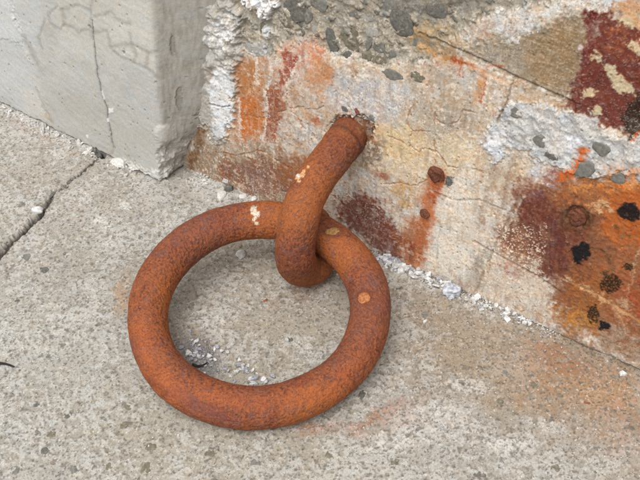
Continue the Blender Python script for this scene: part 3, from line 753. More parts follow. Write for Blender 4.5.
for k, mm in enumerate(M_STONE):
    for j in range(4):
        q = lump_pts(k * 10 + j, .5, ICO_V, .9)
        q[:, 2] = np.where(q[:, 2] > .45, .45 + (q[:, 2] - .45) * .25, q[:, 2]) + fbm3(q[:, 0] + j, q[:, 1], q[:, 2], 2.6, 2, 19) * .22
        STONE_ME[k, j] = mesh_np('stone', q, ICO_F, mm)
PXM = 0.00150                                             # metres per photo pixel, about
wfU, wfV = proj(W(0, 0))
def wall_d(s, h):
    i = np.searchsorted(wh, h); j = np.searchsorted(ws, s)
    return float((p.d * fadew)[min(i, len(wh) - 1), min(j, len(ws) - 1)])
FORE = 1.45                                               # heights on the wall look this much shorter than lengths
wall_stones = [(296, 11, 15, 9, -35, 0), (286, 20, 8, 8, 0, 2), (298, 27, 7, 9, 10, 0), (330, 43, 6, 11, -15, 0), (341, 36, 4, 9, 10, 2), (351, 41, 9, 10, 15, 2), (372, 61, 13, 6, -8, 2), (400, 24, 12, 10, -25, 0),
               (393, 75, 10, 4, -3, 1), (377, 48, 6, 4, 10, 1), (371, 34, 7, 4, 0, 3), (367, 45, 3, 6, 20, 1), (307, 18, 4, 6, 10, 1), (262, 30, 4, 5, 0, 2), (388, 55, 6, 4, -20, 1), (418, 77, 8, 4, 10, 2), (365, 18, 9, 4, -15, 3),
               (352, 15, 7, 4, -10, 1), (435, 12, 10, 5, -10, 0), (318, 5, 9, 5, 0, 1), (385, 8, 10, 6, -10, 1), (412, 42, 6, 4, 0, 1), (347, 56, 4, 4, 40, 0), (313, 33, 4, 4, 0, 3),
               (515, 112, 8, 4, 12, 1), (541, 140, 6, 4, 25, 1), (552, 155, 6, 3, 5, 0), (602, 147, 7, 5, 10, 1), (586, 169, 6.5, 7.5, 30, 1), 
               (345, 109, 4, 2.4, 0, 0), (373, 118, 4.5, 3.4, 30, 1), (357, 111, 3, 2.5, 30, 4), (449, 181, 4, 4, 0, 0), (618, 178, 6, 3.5, 0, 1), (255, 51, 12, 4.5, 5, 3)]
for i, (u, v, rx, ry, an, k) in enumerate(wall_stones):
    s, h = wall_sh(u, v)
    a = math.radians(-an); R0 = frame(EN, EZ) @ V([[math.cos(a), -math.sin(a), 0], [math.sin(a), math.cos(a), 0], [0, 0, 1]])
    sx, sy = rx * .00158, ry * .00158 * 1.35
    place_mesh('stone', STONE_ME[k, i % 4], W(s, h, wall_d(s, h) - .0010), R0, wall_parts[10] if (u > 500 and v < 172) else wall, (sx * .98, sy * .98, .0038 if ry > 4 else .0028), origin=wall.location)
ground_stones = [(41, 164, 6, 4, 0, 1), (51, 193, 4, 10, 20, 0), (44, 270, 6.5, 4, 15, 0), (65, 254, 3, 3, 0, 0), (27, 257, 6, 4, -25, 1), (105, 291, 5, 4, 0, 1), (36, 404, 4, 3, 0, 0), (68, 415, 5.5, 4, 0, 0), (36, 434, 6, 4, 0, 1), (45, 451, 5, 4, 0, 0),
                 (129, 406, 6, 5, 0, 2), (127, 425, 9, 5, 0, 2), (146, 468, 6, 7, 0, 2), (151, 447, 7, 5, 0, 2), (93, 330, 4, 3, 0, 1), (466, 368, 6, 3, 0, 2), (480, 368, 4, 2.6, 0, 2), (480, 473, 9, 5, 5, 0), (451, 380, 4, 3.5, 0, 3), (399, 288, 5, 4, 0, 0),
                 (424, 315, 5, 5, 0, 1), (439, 311, 3, 3, 0, 0), (418, 325, 4, 3, 0, 1), (587, 403, 4, 2, 10, 4), (505, 372, 4, 2.4, 0, 1), (362, 395, 4, 6, 20, 0), (158, 417, 5, 4, 0, 2), (100, 418, 6, 4, 0, 1), (52, 434, 6, 4, 10, 2), (12, 322, 4, 3, 0, 1),
                 (75, 470, 6, 4, 0, 1), (110, 466, 5, 4, 0, 2), (210, 452, 7, 5, 0, 2), (255, 462, 6, 4, 0, 1), (330, 455, 6, 4, 10, 2), (395, 462, 6, 4, 0, 2), (555, 468, 7, 5, 0, 2), (88, 300, 4, 3, 0, 1), (18, 300, 4, 3, 30, 0), (140, 238, 4, 3, 0, 1), (500, 400, 5, 3, 0, 2),
                 (22, 205, 5, 4, 0, 1), (62, 345, 5, 3, 0, 1), (15, 470, 6, 5, 0, 1), (290, 340, 4, 2.5, 0, 0), (350, 340, 4, 3, 0, 2), (265, 300, 3.5, 2, 0, 4), (243, 268, 3, 2, 0, 1), (535, 385, 5, 3, 15, 2), (560, 395, 5, 3, 0, 2)]
for i, (u, v, rx, ry, an, k) in enumerate(ground_stones):
    P = gnd(u, v)
    a = math.radians(-an); Rm = V([[math.cos(a), -math.sin(a), 0], [math.sin(a), math.cos(a), 0], [0, 0, 1]])
    dist = np.linalg.norm(P - CC)
    sx, sy = .78 * rx * dist / F_PX, .78 * ry * dist / F_PX / .72
    jl = np.interp(P[0], [gnd(*q)[0] for q in JPX][::-1], [gnd(*q)[1] for q in JPX][::-1])
    i0 = np.searchsorted(gy, P[1]); j0 = np.searchsorted(gx, P[0])
    place_mesh('stone', STONE_ME[k, i % 4], (P[0], P[1], GP[i0, j0, 2] - .0012), Rm, slab_objs[1] if P[1] > jl and P[0] < gnd(110, 143)[0] else slab_objs[0], (sx, sy, .0026), origin=pavement.location)

# ------------------------------------------------------------------ bolts in the wall
def iron_col(q, seed, dark=0.0):
    x, y, z = q[:, 0], q[:, 1], q[:, 2]
    n = fbm3(x, y, z, 24, 3, seed); n2 = fbm3(x, y, z, 110, 3, seed + 5, .6); n3 = fbm3(x, y, z, 400, 2, seed + 9, .6); n4 = fbm3(x, y, z, 640, 1, seed + 12)
    big = fbm3(x, y, z, 11, 2, seed + 31)
    c = np.tile(alb(146, 79, 44), (len(q), 1))
    def mx(m, k, a=1.0):
        nonlocal c
        m = (m * a)[:, None]; c = c * (1 - m) + alb(*k) * m
    mx(sst(-.1, .40, n), (160, 88, 42), .65)
    mx(sst(.02, .45, -n + n2 * .3), (128, 64, 44), .6)
    mx(sst(.18, .46, n2 - n * .3), (136, 96, 88), .5)
    mx(sst(.20, .46, -n2 + n3 * .3), (136, 68, 40), .4)
    mx(sst(.10, .36, n3 + n2 * .15), (102, 54, 40), .45)
    mx(sst(.12, .36, -n3), (172, 96, 50), .5)
    mx(sst(.30, .50, n4 + n3 * .2), (74, 42, 34), .8)
    mx(sst(.0, .35, big + n2 * .2), (126, 78, 62), .36)
    mx(sst(.0, .35, -big + n2 * .2), (180, 102, 42), .55)
    mx(sst(.16, .30, n2 + n3 * .5), (116, 76, 66), .4)
    if dark: c = c * (1 - dark) + alb(96, 56, 44) * dark
    return c, n, n2, n3, n4
def dome(u, v, r_px, hgt, seed, name, label):
    s, h = wall_sh(u, v)
    nr, na = 22, 48
    rr = np.concatenate([np.linspace(0, 1, nr - 5), [1.0, 1.02, 1.02, 1.02, 1.02]])
    hh = np.concatenate([hgt * (1 - .35 * np.linspace(0, 1, nr - 5) ** 4), hgt * V([.5, .3, 0, -.5, -1.2])])
    r = r_px * .00152
    P = []
    for i in range(nr):
        for j in range(na):
            a = 2 * np.pi * j / na
            P.append((rr[i] * r * math.cos(a), rr[i] * r * math.sin(a), hh[i]))
    P = np.array(P)
    n = fbm3(P[:, 0], P[:, 1], P[:, 2], 130, 3, seed)
    n5 = fbm3(P[:, 0], P[:, 1], P[:, 2], 420, 3, seed + 2)
    P[:, 2] += n * hgt * .5 + n5 * hgt * .22; P[:, :2] *= (1 + n * .25 + n5 * .06)[:, None]
    q = [(i * na + j, i * na + (j + 1) % na, (i + 1) * na + (j + 1) % na, (i + 1) * na + j) for i in range(nr - 1) for j in range(na)]
    q = [x[::-1] for x in q]
    c = iron_col(P, seed, .72)[0]
    me = mesh_np(name, P, np.array(q), M_RUST, c)
    place_mesh(name, me, W(s, h, wall_d(s, h) - .001), frame(EN, EZ), wall, (1, 1, 1), label=label)
dome(577, 217, 8.6, .007, 3, 'bolt', 'round rusted bolt head in a shallow ring of scale')
dome(437, 174, 8.5, .007, 5, 'bolt', 'rusted stub with an orange streak below it')
dome(425, 213, 5, .005, 8, 'bolt', 'smallest rusted stub')

# ------------------------------------------------------------------ plastered pilaster
PL = gnd(0, 103); PC = gnd(164, 184)
EP = (PC - PL) / np.linalg.norm(PC - PL); NP = V([EP[1], -EP[0], 0])
Lf = np.linalg.norm(PC - PL)
RC = .015
sid = ((PC - A) @ EN) + .03
front_w = axis(-.06, Lf - RC, .0013, [-1.6, -1.0, -.6, -.35, -.2, -.12, -.08], [])
narc = 12
path = []; pn = []; pu = []
for q in front_w: path.append(PL + EP * q); pn.append(NP); pu.append(q)
cc = PL + EP * (Lf - RC) - NP * RC
SD = -EN + .02 * ES; SD /= np.linalg.norm(SD); SN = V([-SD[1], SD[0], 0]); SN = SN if SN @ ES > 0 else -SN                                          # side runs into the wall
a_end = math.acos(np.clip(NP @ SN, -1, 1))
for i in range(narc + 1):
    a = (i / narc) * a_end
    nn_ = NP * math.cos(a) + (SN - NP * (SN @ NP)) / np.linalg.norm(SN - NP * (SN @ NP)) * math.sin(a)
    path.append(cc + nn_ * RC); pn.append(nn_); pu.append(Lf - RC + RC * a)
base = path[-1]
for q in np.arange(.0013, sid, .0013): path.append(base + SD * q); pn.append(SN); pu.append(pu[narc + len(front_w)] + q)
path = np.array(path); pn = np.array(pn); pu = np.array(pu)
ph = axis(-.015, .47, .0014, [-.05], [.475, .49, .52, .58, .68, .82])
PU, PH = np.meshgrid(pu, ph)
lean = sst(.0, Lf, pu) * .5 + .5 * sst(Lf - .05, Lf, pu) + 2.3 * sst(Lf - .005, Lf + sid * .75, pu)
PP = path[None] + PH[..., None] * EZ + ((np.clip(PH, 0, .6) * .075)[..., None] * lean[None, :, None] + (.030 * sst(-.01, .16, PH) - .004)[..., None] * sst(Lf, Lf + sid * .7, pu)[None, :, None]) * ES
PN = np.broadcast_to(pn[None], PP.shape)
U, Vv = proj(PP)
b = Paint(U, Vv, PU, PH, 511)
fadeb = sst(-.11, -.05, PU) * sst(.58, .475, PH)
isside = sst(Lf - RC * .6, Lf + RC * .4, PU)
b.col[:] = alb(192, 191, 187)
b.mix(sst(-.15, .3, fbm(PU, PH, 8, 4, 521)), (200, 199, 193), .8)
# trowel strokes sloping down to the right
tr = fbm((PU * .92 - PH * .4) * .18, (PH * .92 + PU * .4) * 1.0, 110, 4, 531)
trm = .35 + .65 * sst(-.2, .3, fbm(PU, PH, 14, 3, 533)); b.mix(sst(.05, .4, tr) * trm, (206, 204, 199), .36); b.mix(sst(.05, .4, -tr) * trm, (176, 174, 167), .32)
b.mix(sst(.05, .35, fbm(PU, PH, 24, 4, 535)), (176, 173, 164), .45)
b.mix(sst(.12, .3, b.n1 * .7 + b.n2 * .5), (168, 164, 154), .3)
b.mix(b.poly([(-40, -60), (36, -60), (40, 20), (34, 64), (44, 100), (44, 118), (-40, 100)], 6, 10, 5), (196, 197, 195), .85)
b.mix(b.poly([(60, -60), (164, -60), (166, 74), (156, 76), (140, 66), (118, 52), (92, 50), (70, 40), (56, 20)], 6, 10, 4), (194, 191, 182), .8)
b.mix(b.ell(136, 30, 26, 24, 0, .6, 8, 3), (204, 202, 194), .7)
b.mix(b.ell(158, 58, 8, 16, 0, .5, 4, 2), (212, 210, 203), .75)
b.mix(b.poly([(56, 66), (112, 60), (160, 84), (160, 120), (120, 130), (60, 105)], 14, 14, 4), (186, 185, 181), .5)
b.mix(b.ell(105, 125, 70, 22, 26, .6, 12, 4), (180, 177, 168), .6)
b.mix(b.ell(164, 108, 5, 34, 2, .6, 3, 2), (212, 212, 208), .7)  # highlight along the corner edge, painted as a paler strip
# weathered edge of an older coat at the left
edge = b.poly([(-60, -80), (16, -80), (12, 12), (22, 36), (30, 62), (24, 46), (10, 40), (-60, 30)], 2, 5, 4)
b.mix(edge, (206, 208, 208), .7); b.d += edge * .0014
m = b.poly([(20, 90), (36, 86), (44, 104), (48, 122), (30, 114), (22, 104)], 3, 5, 3); b.mix(m, (202, 199, 192), .8)
m = b.line([(34, 88), (44, 108), (50, 124)], 1.2, 1, 3, 2); b.d -= m * .001; b.mix(m, (160, 158, 150), .5)
m = b.ragged(b.ell(46, 118, 8, 4, 40, .5, 4, 3), .6, .3); b.mix(m, (190, 160, 128), .5)
# dark, damp network of hair cracks in the upper part
zz = lambda q: [(a / 2.909, c / 2.909) for a, c in q]
for q, wd in [(zz([(268, 0), (262, 60), (275, 130), (282, 200), (292, 250), (300, 290), (312, 330), (322, 380), (326, 430), (318, 450)]), .7), (zz([(180, 30), (220, 15), (262, 30)]), 1.1),
              (zz([(275, 95), (310, 90), (325, 130), (380, 130), (440, 155), (475, 150)]), 1.2), (zz([(380, 95), (382, 130), (395, 160), (390, 180)]), .9), (zz([(430, 155), (425, 200), (470, 230)]), 1.0),
              (zz([(325, 130), (345, 160), (390, 180), (425, 200)]), 1.0), (zz([(275, 50), (320, 40), (340, 60), (375, 70)]), .9), (zz([(180, 30), (190, 70), (175, 80), (145, 70), (140, 40), (165, 20)]), .9),
              (zz([(190, 70), (230, 95), (260, 85)]), .8), (zz([(60, 100), (85, 130), (110, 190)]), .8), (zz([(130, 60), (110, 110), (125, 140)]), .7)]:
    m = b.line(q, wd * .9, 2.2, 4, .6); b.mix(m, (142, 137, 128), .42); b.d -= m * .0004
m = b.line(zz([(268, 60), (282, 200), (292, 250), (300, 290), (312, 330), (322, 380), (326, 430)]), .32, .5, 2, .7); b.mix(m, (96, 92, 86), .7); b.d -= m * .0015
for q in ([(294, 266), (300, 264), (306, 290), (300, 290)], [(314, 316), (330, 315), (330, 327), (316, 330)], [(310, 346), (317, 345), (318, 356), (312, 357)], [(250, 392), (257, 393), (256, 404), (252, 402)], [(36, 48), (42, 50), (42, 58), (36, 57)]):
    m = b.poly(zz(q), .7, .6, .8); b.mix(m, (228, 228, 226), .95); b.d += m * .0008
# the side face: browner, its shade painted into the colour, scraped downwards, two little hollows
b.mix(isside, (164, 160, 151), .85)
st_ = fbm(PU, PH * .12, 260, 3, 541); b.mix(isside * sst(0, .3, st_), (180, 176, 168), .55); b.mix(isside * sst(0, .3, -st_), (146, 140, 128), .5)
for q in ([(496, 98), (506, 108), (508, 150), (500, 162), (494, 130)], [(515, 256), (527, 252), (530, 290), (524, 318), (514, 312), (508, 280)]):
    m = b.poly(zz(q), .9, 1.5, 1.5); b.mix(m, (146, 142, 134), .7); b.d -= m * .0018
    m = b.line(zz(q + q[:1]), .5, .6, 1.5, 1.5); b.mix(m, (112, 106, 98), .55); b.d += m * .001
m = isside * sst(.0, .25, fbm(PU, PH, 70, 4, 551)) * sst(.16, .05, PH); b.mix(m, (200, 198, 194), .7)
# broken foot of the corner and its white underside
brk = b.poly([(157, 150), (165, 146), (176, 145), (194, 134), (198, 200), (166, 200), (161, 172)], 1.8, 4, 2.5)
b.mix(brk, (178, 175, 168), .8); b.mix(b.ragged(brk, .42, .2), (206, 204, 199), .8)
b.d += brk * (-.005 + fbm(PU, PH, 55, 3, 581) * .009 + b.n1 * .0006)
knob = b.ell(165, 134, 10, 8, 10, .4, 4, 2); b.d += knob * .003; b.mix(knob, (198, 196, 190), .6)
lip = b.poly([(124, 158), (140, 166), (158, 172), (170, 172), (170, 190), (150, 190), (124, 172)], 1.6, 4, 3)
b.mix(lip, (212, 211, 207), .85); b.d += lip * (.0015 + b.n1 * .003)
# ragged lower edge
cut = (.004 + .007 * fbm(PU, PU * 0, 22, 3, 561) + .004 * fbm(PU, PU * 0, 90, 2, 563))
und = sst(0, -.003, PH - np.maximum(cut, 0))
b.d -= und * .006; b.mix(und, (120, 114, 104), .8)
b.d += tr * .0003 * (1 - isside) + st_ * .0008 * isside + b.n1 * .0005 + fbm(PU, PH, 7, 3, 571) * .003 * (1 - isside * .5)
f1, f2, r = worley(PU * 95, PH * 95, 591)
pit = sst(.22, .10, f1) * (r < .06) * fadeb; b.d -= pit * .0010; b.mix(pit, (128, 122, 112), .7)
f1, f2, r = worley(PU * 38, PH * 38, 597)
pit = sst(.16, .07, f1 + b.n2 * .08 + b.n1 * .05) * (r < .02) * fadeb; b.d -= pit * .0016; b.mix(pit, (118, 112, 102), .6)
b.mix(b.ragged(sst(.06, .0, PH + b.wx * .05), .45, .3), (160, 154, 142), .45)
b.finish(.5)
PPd = PP + PN * (b.d * fadeb)[..., None]
pil = empty('plaster_pilaster', tuple(V(PC)), label='grey plastered pilaster with hair cracks and a broken lower corner', cat='pilaster')
lab = np.zeros(PU.shape, int); lab[brk > .5] = 1
grid_parts(PPd, b.col * fadeb[..., None] + alb(190, 189, 184) * (1 - fadeb[..., None]), lab, {0: ('plaster_coat', {}), 1: ('broken_corner', {'label': 'crumbled mortar where the corner broke off'})}, M_PLASTER, pil, flip=False)
pts = []
for h in (-.04, .815):
    for q, o in ((-1.59, 0), (Lf - .02, 0)): pts.append(PL + EP * q - NP * .016 + EZ * h)
    pts.append(PL + EP * (Lf - .02) - NP * .016 - EN * sid + EZ * h); pts.append(PL + EP * -1.59 - NP * .14 + EZ * h)
box_obj('pilaster_core', pts, pil, M_PLASTER, (182, 180, 173))

# ------------------------------------------------------------------ staple and ring
def sweep(C, rad, nseg, seed, closed=False, dark=0.0, rel=1.0):
    """iron bar along centre points C: returns vertices, quads, colours"""
    n = len(C)
    T = (np.roll(C, -1, 0) - np.roll(C, 1, 0)) if closed else np.gradient(C, axis=0)
    T /= np.linalg.norm(T, axis=1, keepdims=True)
    N0 = np.cross(T[0], V([.3, .5, .8])); N0 /= np.linalg.norm(N0)
    Ns = [N0]
    for i in range(1, n):
        q = Ns[-1] - T[i] * (Ns[-1] @ T[i]); Ns.append(q / np.linalg.norm(q))
    Ns = np.array(Ns); Bs = np.cross(T, Ns)
    if closed:                                            # planar ring: the frame comes back to itself
        pass
    a = np.linspace(0, 2 * np.pi, nseg, endpoint=False)
    D = Ns[:, None] * np.cos(a)[None, :, None] + Bs[:, None] * np.sin(a)[None, :, None]
    P0 = (C[:, None] + D * np.asarray(rad).reshape(-1, 1, 1)).reshape(-1, 3)
    D = D.reshape(-1, 3)
    c, n1, n2, n3, n4 = iron_col(P0, seed, dark)
    disp = rel * (n1 * .0012 + n2 * .0007 - sst(.05, .4, n3) * .0009 - sst(.26, .48, n4) * .0007)
    P = P0 + D * disp[:, None]
    m = n if closed else n - 1
    i = np.arange(m)[:, None]; j = np.arange(nseg)[None]
    i2 = (i + 1) % n; j2 = (j + 1) % nseg
    q = np.stack([i * nseg + j, i * nseg + j2, i2 * nseg + j2, i2 * nseg + j], -1).reshape(-1, 4)
    return P, q, c, D
# staple: a bar out of the wall, bent round the ring and back into the wall's foot
s0, h0 = wall_sh(349, 136)
ctl = [W(s0, h0 + .004, -.07), W(s0, h0 + .003, -.03), W(s0, h0, .0), gnd(333, 157, .206), gnd(315, 181, .192), gnd(302, 208, .171), gnd(297, 232, .140), gnd(295, 252, .106), gnd(297, 264, .070), gnd(303.5, 267.5, .041), gnd(315, 263, .0305)]
s1, _ = ((ctl[-1] - A) @ ES), 0
o1 = (ctl[-1] - A) @ EN
ctl += [W(s1 - .028, .024, o1 * .6), W(s1 - .075, .016, .0), W(s1 - .095, .014, -.04)]
ctl = np.array(ctl)
def crom(P, k):
    out = []
    Q = np.vstack([2 * P[0] - P[1], P, 2 * P[-1] - P[-2]])
    for i in range(1, len(Q) - 2):
        t = np.linspace(0, 1, k, endpoint=False)[:, None]
        out.append(.5 * (2 * Q[i] + (Q[i + 1] - Q[i - 1]) * t + (2 * Q[i - 1] - 5 * Q[i] + 4 * Q[i + 1] - Q[i + 2]) * t ** 2 + (-Q[i - 1] + 3 * Q[i] - 3 * Q[i + 1] + Q[i + 2]) * t ** 3))
    return np.vstack(out + [P[-1:]])
Cs = crom(ctl, 30)
for _ in range(40): Cs[1:-1] = Cs[1:-1] * .5 + (Cs[:-2] + Cs[2:]) * .25
L = np.concatenate([[0], np.cumsum(np.linalg.norm(np.diff(Cs, axis=0), axis=1))])
n_s = int(L[-1] / .0013)
Cs = np.stack([np.interp(np.linspace(0, L[-1], n_s), L, Cs[:, k]) for k in range(3)], 1)
outd = (Cs - A) @ EN
arc = np.linspace(0, 1, n_s)
rad = .0285 + .0016 * sst(.35, .55, arc)
rad = np.where((arc < .5) & (outd < .035), rad + .0016 * sst(.035, .03, outd), rad)      # a ridge where the sheath of scale ends
rad = rad - np.where(arc < .5, .0009 * np.exp(-((outd - .020) / .0035) ** 2), 0)
P, q, c, D = sweep(Cs, rad, 130, 21, False, .12)
u_, v_ = proj(P); face = ((CC - P) * D).sum(1) > 0
def fleck(P, u_, v_, face, c, blobs, k):
    for cx, cy, r in blobs:
        n = fbm3(P[:, 0], P[:, 1], P[:, 2], 240, 3, 77)
        m = sst(1.25, .8, np.hypot(u_ - cx, v_ - cy) / r + n * .9) * face
        c = c * (1 - m[:, None]) + alb(*k) * m[:, None]
    return c
c = fleck(P, u_, v_, face, c, [(298, 177, 2.6), (303, 175, 2), (304, 171, 1.8), (308, 167, 1.4), (299, 181, 1.6)], (228, 176, 128))
c = fleck(P, u_, v_, face, c, [(298, 176, 1.6)], (232, 226, 218))
c = fleck(P, u_, v_, face, c, [(361, 129, 4)], (176, 120, 76))
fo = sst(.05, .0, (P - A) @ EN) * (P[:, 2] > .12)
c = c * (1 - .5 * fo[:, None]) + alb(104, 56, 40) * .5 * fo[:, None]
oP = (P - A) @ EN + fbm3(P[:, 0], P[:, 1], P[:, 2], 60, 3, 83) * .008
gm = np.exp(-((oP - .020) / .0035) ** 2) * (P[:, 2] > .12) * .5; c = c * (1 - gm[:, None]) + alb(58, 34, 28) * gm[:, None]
s_loc = Cs[np.argmax(outd)] * V([1, 1, 0])
staple = empty('mooring_staple', tuple(s_loc), label='thick rusted iron staple bent out of the wall, holding the ring', cat='staple')
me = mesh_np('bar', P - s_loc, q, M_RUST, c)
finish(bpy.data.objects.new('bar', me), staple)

RR, RT, TILT = .1590, .0295, math.radians(12.4)
rcx, rcy = -.0879, 1.0045
rn = V([0, -math.sin(TILT), math.cos(TILT)]); e1 = V([1.0, 0, 0]); e2 = np.cross(rn, e1)
rcz = RT + RR * math.sin(TILT) + .0005
th = np.linspace(0, 2 * np.pi, 780, endpoint=False)
Cr = V([rcx, rcy, rcz]) + RR * (np.cos(th)[:, None] * e1 + np.sin(th)[:, None] * e2)
def ring_sweep():
    nseg = 140
    a = np.linspace(0, 2 * np.pi, nseg, endpoint=False)
    rad_ = np.cos(th)[:, None] * e1 + np.sin(th)[:, None] * e2
    D = rad_[:, None] * np.cos(a)[None, :, None] + rn[None, None] * np.sin(a)[None, :, None]
    wob = .0012 * np.sin(2 * th + .7) + .0007 * np.sin(3 * th + 2.1) + .0004 * np.sin(7 * th)
    rt = RT + .0006 * np.sin(3 * th + 1.0) + .0004 * np.sin(5 * th + .4) - .0007 * np.exp(-((th - 1.85) / .10) ** 2)
    P0 = (Cr[:, None] + rad_[:, None] * wob[:, None, None] + D * rt[:, None, None]).reshape(-1, 3); D = D.reshape(-1, 3)
    c, n1, n2, n3, n4 = iron_col(P0, 41)
    disp = n1 * .0012 + n2 * .0007 - sst(.05, .4, n3) * .0009 - sst(.26, .48, n4) * .0007
    n = len(th)
    i = np.arange(n)[:, None]; j = np.arange(nseg)[None]; i2 = (i + 1) % n; j2 = (j + 1) % nseg
    q = np.stack([i * nseg + j, i2 * nseg + j, i2 * nseg + j2, i * nseg + j2], -1).reshape(-1, 4)
    return P0, D, c, disp, q
P0, D, c, disp, q = ring_sweep()
u_, v_ = proj(P0); face = ((CC - P0) * D).sum(1) > 0
nz = fbm3(P0[:, 0], P0[:, 1], P0[:, 2], 70, 3, 51)
def on_ring(pts, wd, soft):                               # a band on the upper side, its place given along the ring
    d2 = np.full(len(P0), 1e9)
    for (x0, y0), (x1, y1) in zip(pts[:-1], pts[1:]):
        ex, ey = x1 - x0, y1 - y0
        t = np.clip(((u_ - x0) * ex + (v_ - y0) * ey) / (ex * ex + ey * ey + 1e-9), 0, 1)
        d2 = np.minimum(d2, np.hypot(u_ - x0 - ex * t, v_ - y0 - ey * t))
    return sst(wd + soft, wd - soft, d2 + nz * 5) * face
# flaked scale near the front left: a lifted lip and the smooth purple metal beside it
m = on_ring([(172, 392), (200, 408), (222, 418)], 6, 3); c = c * (1 - .75 * m[:, None]) + alb(126, 72, 60) * .75 * m[:, None]; disp = disp - m * .0012
m = on_ring([(154, 382), (160, 385), (165, 392)], 2.2, 1.2); c = c * (1 - .8 * m[:, None]) + alb(96, 44, 34) * .8 * m[:, None]; disp = disp + m * .0012
m = on_ring([(205, 395), (260, 404), (330, 392), (368, 350)], 7, 6); c = c * (1 - .35 * m[:, None]) + alb(172, 88, 40) * .35 * m[:, None]
m = on_ring([(140, 330), (152, 370), (176, 398)], 9, 7); c = c * (1 - .4 * m[:, None]) + alb(176, 92, 38) * .45 * m[:, None]
m = on_ring([(255, 206), (254, 222), (254, 236)], 1.2, 1.0); disp = disp - m * .001; c = c * (1 - .5 * m[:, None]) + alb(110, 60, 44) * .5 * m[:, None]
for cx_, cy_, rx_, ry_, k_ in [(333, 231, 9.5, 6.8, (112, 58, 36)), (365, 298, 8.4, 8.4, (116, 58, 32))]:
    m = sst(1.25, .95, np.hypot((u_ - cx_) / rx_, (v_ - cy_) / ry_) + nz * .25) * face; c = c * (1 - .6 * m[:, None]) + alb(*k_) * .6 * m[:, None]
c = fleck(P0, u_, v_, face, c, [(254, 209, 3.0), (256, 214, 3.4), (254, 219, 2.0), (257, 223, 1.6), (252, 213, 1.5)], (222, 206, 182))
P = P0 + D * disp[:, None]
r_loc = V([rcx, rcy - RR, 0])
ring = empty('mooring_ring', tuple(r_loc), label='large rusted orange iron ring lying on the pavement, threaded through the staple', cat='ring')
me = mesh_np('ring_body', P - r_loc, q, M_RUST, c)
finish(bpy.data.objects.new('ring_body', me), ring)
M_SPOT = mat_plain('worn_scale', (122, 82, 50), (166, 130, 78), 330, .85, .5)
M_SPOT2 = mat_plain('orange_scale', (148, 82, 46), (190, 130, 84), 330, .85, .5)
M_CHIP = mat_plain('cream_paint', (206, 180, 148), (228, 216, 196), 300)
def ring_spot(u, v, rx, ry, an, mat, name, thick, label=None):
    k = np.where(face, np.hypot(u_ - u, v_ - v), 1e9).argmin()
    nrm = D[k]; Rm = frame(nrm, V([0, 1.0, 0]))
    a = math.radians(-an); Rm = Rm @ V([[math.cos(a), -math.sin(a), 0], [math.sin(a), math.cos(a), 0], [0, 0, 1]])
    v2 = lump_pts(int(u), .4, ICO_V, 1.0)
    # follow the roundness of the bar under the spot
    vv = v2 * V([rx * .0015, ry * .0015, 1]); vv[:, 2] = vv[:, 2] * thick
    me = mesh_np(name, vv, ICO_F, mat)
    place_mesh(name, me, P0[k] + nrm * (disp[k] - thick * .25), Rm, ring, label=label)
ring_spot(333, 231, 7.4, 4.8, -10, M_SPOT, 'worn_spot', .0011, 'olive tan worn spot beside the staple')
ring_spot(365, 298, 6.2, 6.2, 0, M_SPOT2, 'worn_spot', .0011, 'round orange tan worn spot on the right of the ring')
ring_spot(255, 212, 2.2, 3.6, 10, M_CHIP, 'paint_chip', .0008, 'cream paint chip on the back of the ring')

# ------------------------------------------------------------------ loose things: flakes, crumbs, chips, twig
def flake_mesh(seed, mat, thick=.25, name='flake'):
    r = np.random.default_rng(seed)
    n = 7
    a = np.sort(r.uniform(0, 2 * np.pi, n) * .35 + np.linspace(0, 2 * np.pi, n, endpoint=False) * 1.0)
    rad = r.uniform(.65, 1.1, n)
    top = [(rad[i] * math.cos(a[i]) * .9, rad[i] * math.sin(a[i]) * .9, thick * (1 + r.uniform(-.4, .4))) for i in range(n)]
    bot = [(rad[i] * math.cos(a[i]), rad[i] * math.sin(a[i]), -thick * .6) for i in range(n)]
    P = np.array(top + bot + [(0, 0, thick * 1.25), (0, 0, -thick)])
    f = []
    for i in range(n):
        j = (i + 1) % n
        f += [(2 * n, i, j), (i, n + i, n + j), (i, n + j, j), (2 * n + 1, n + j, n + i)]
    me = mesh_np(name, P, np.array(f), mat)
    me.polygons.foreach_set('use_smooth', np.zeros(len(f), bool))
    return me
FL_W = [flake_mesh(k, M_FLAKE, .22 + .08 * (k % 3)) for k in range(8)]
FL_G = [flake_mesh(20 + k, M_FLAKE_GREY, .25) for k in range(5)]
CR_M = [mesh_np('crumb', lump_pts(60 + k, .9, ICO1_V) * V([1, .8, .6]), ICO1_F, M_MORTAR) for k in range(6)]
for me_ in CR_M: me_.polygons.foreach_set('use_smooth', np.zeros(len(ICO1_F), bool))
def zat(x, y):
    i = min(max(np.searchsorted(gy, y), 1), len(gy) - 2); j = min(max(np.searchsorted(gx, x), 1), len(gx) - 2)
    return float(GP[i - 1:i + 2, j - 1:j + 2, 2].max())
def rotm(rx, ry, rz):
    cx, sx, cy, sy, cz, sz = math.cos(rx), math.sin(rx), math.cos(ry), math.sin(ry), math.cos(rz), math.sin(rz)
    return V([[cz, -sz, 0], [sz, cz, 0], [0, 0, 1]]) @ V([[cy, 0, sy], [0, 1, 0], [-sy, 0, cy]]) @ V([[1, 0, 0], [0, cx, -sx], [0, sx, cx]])
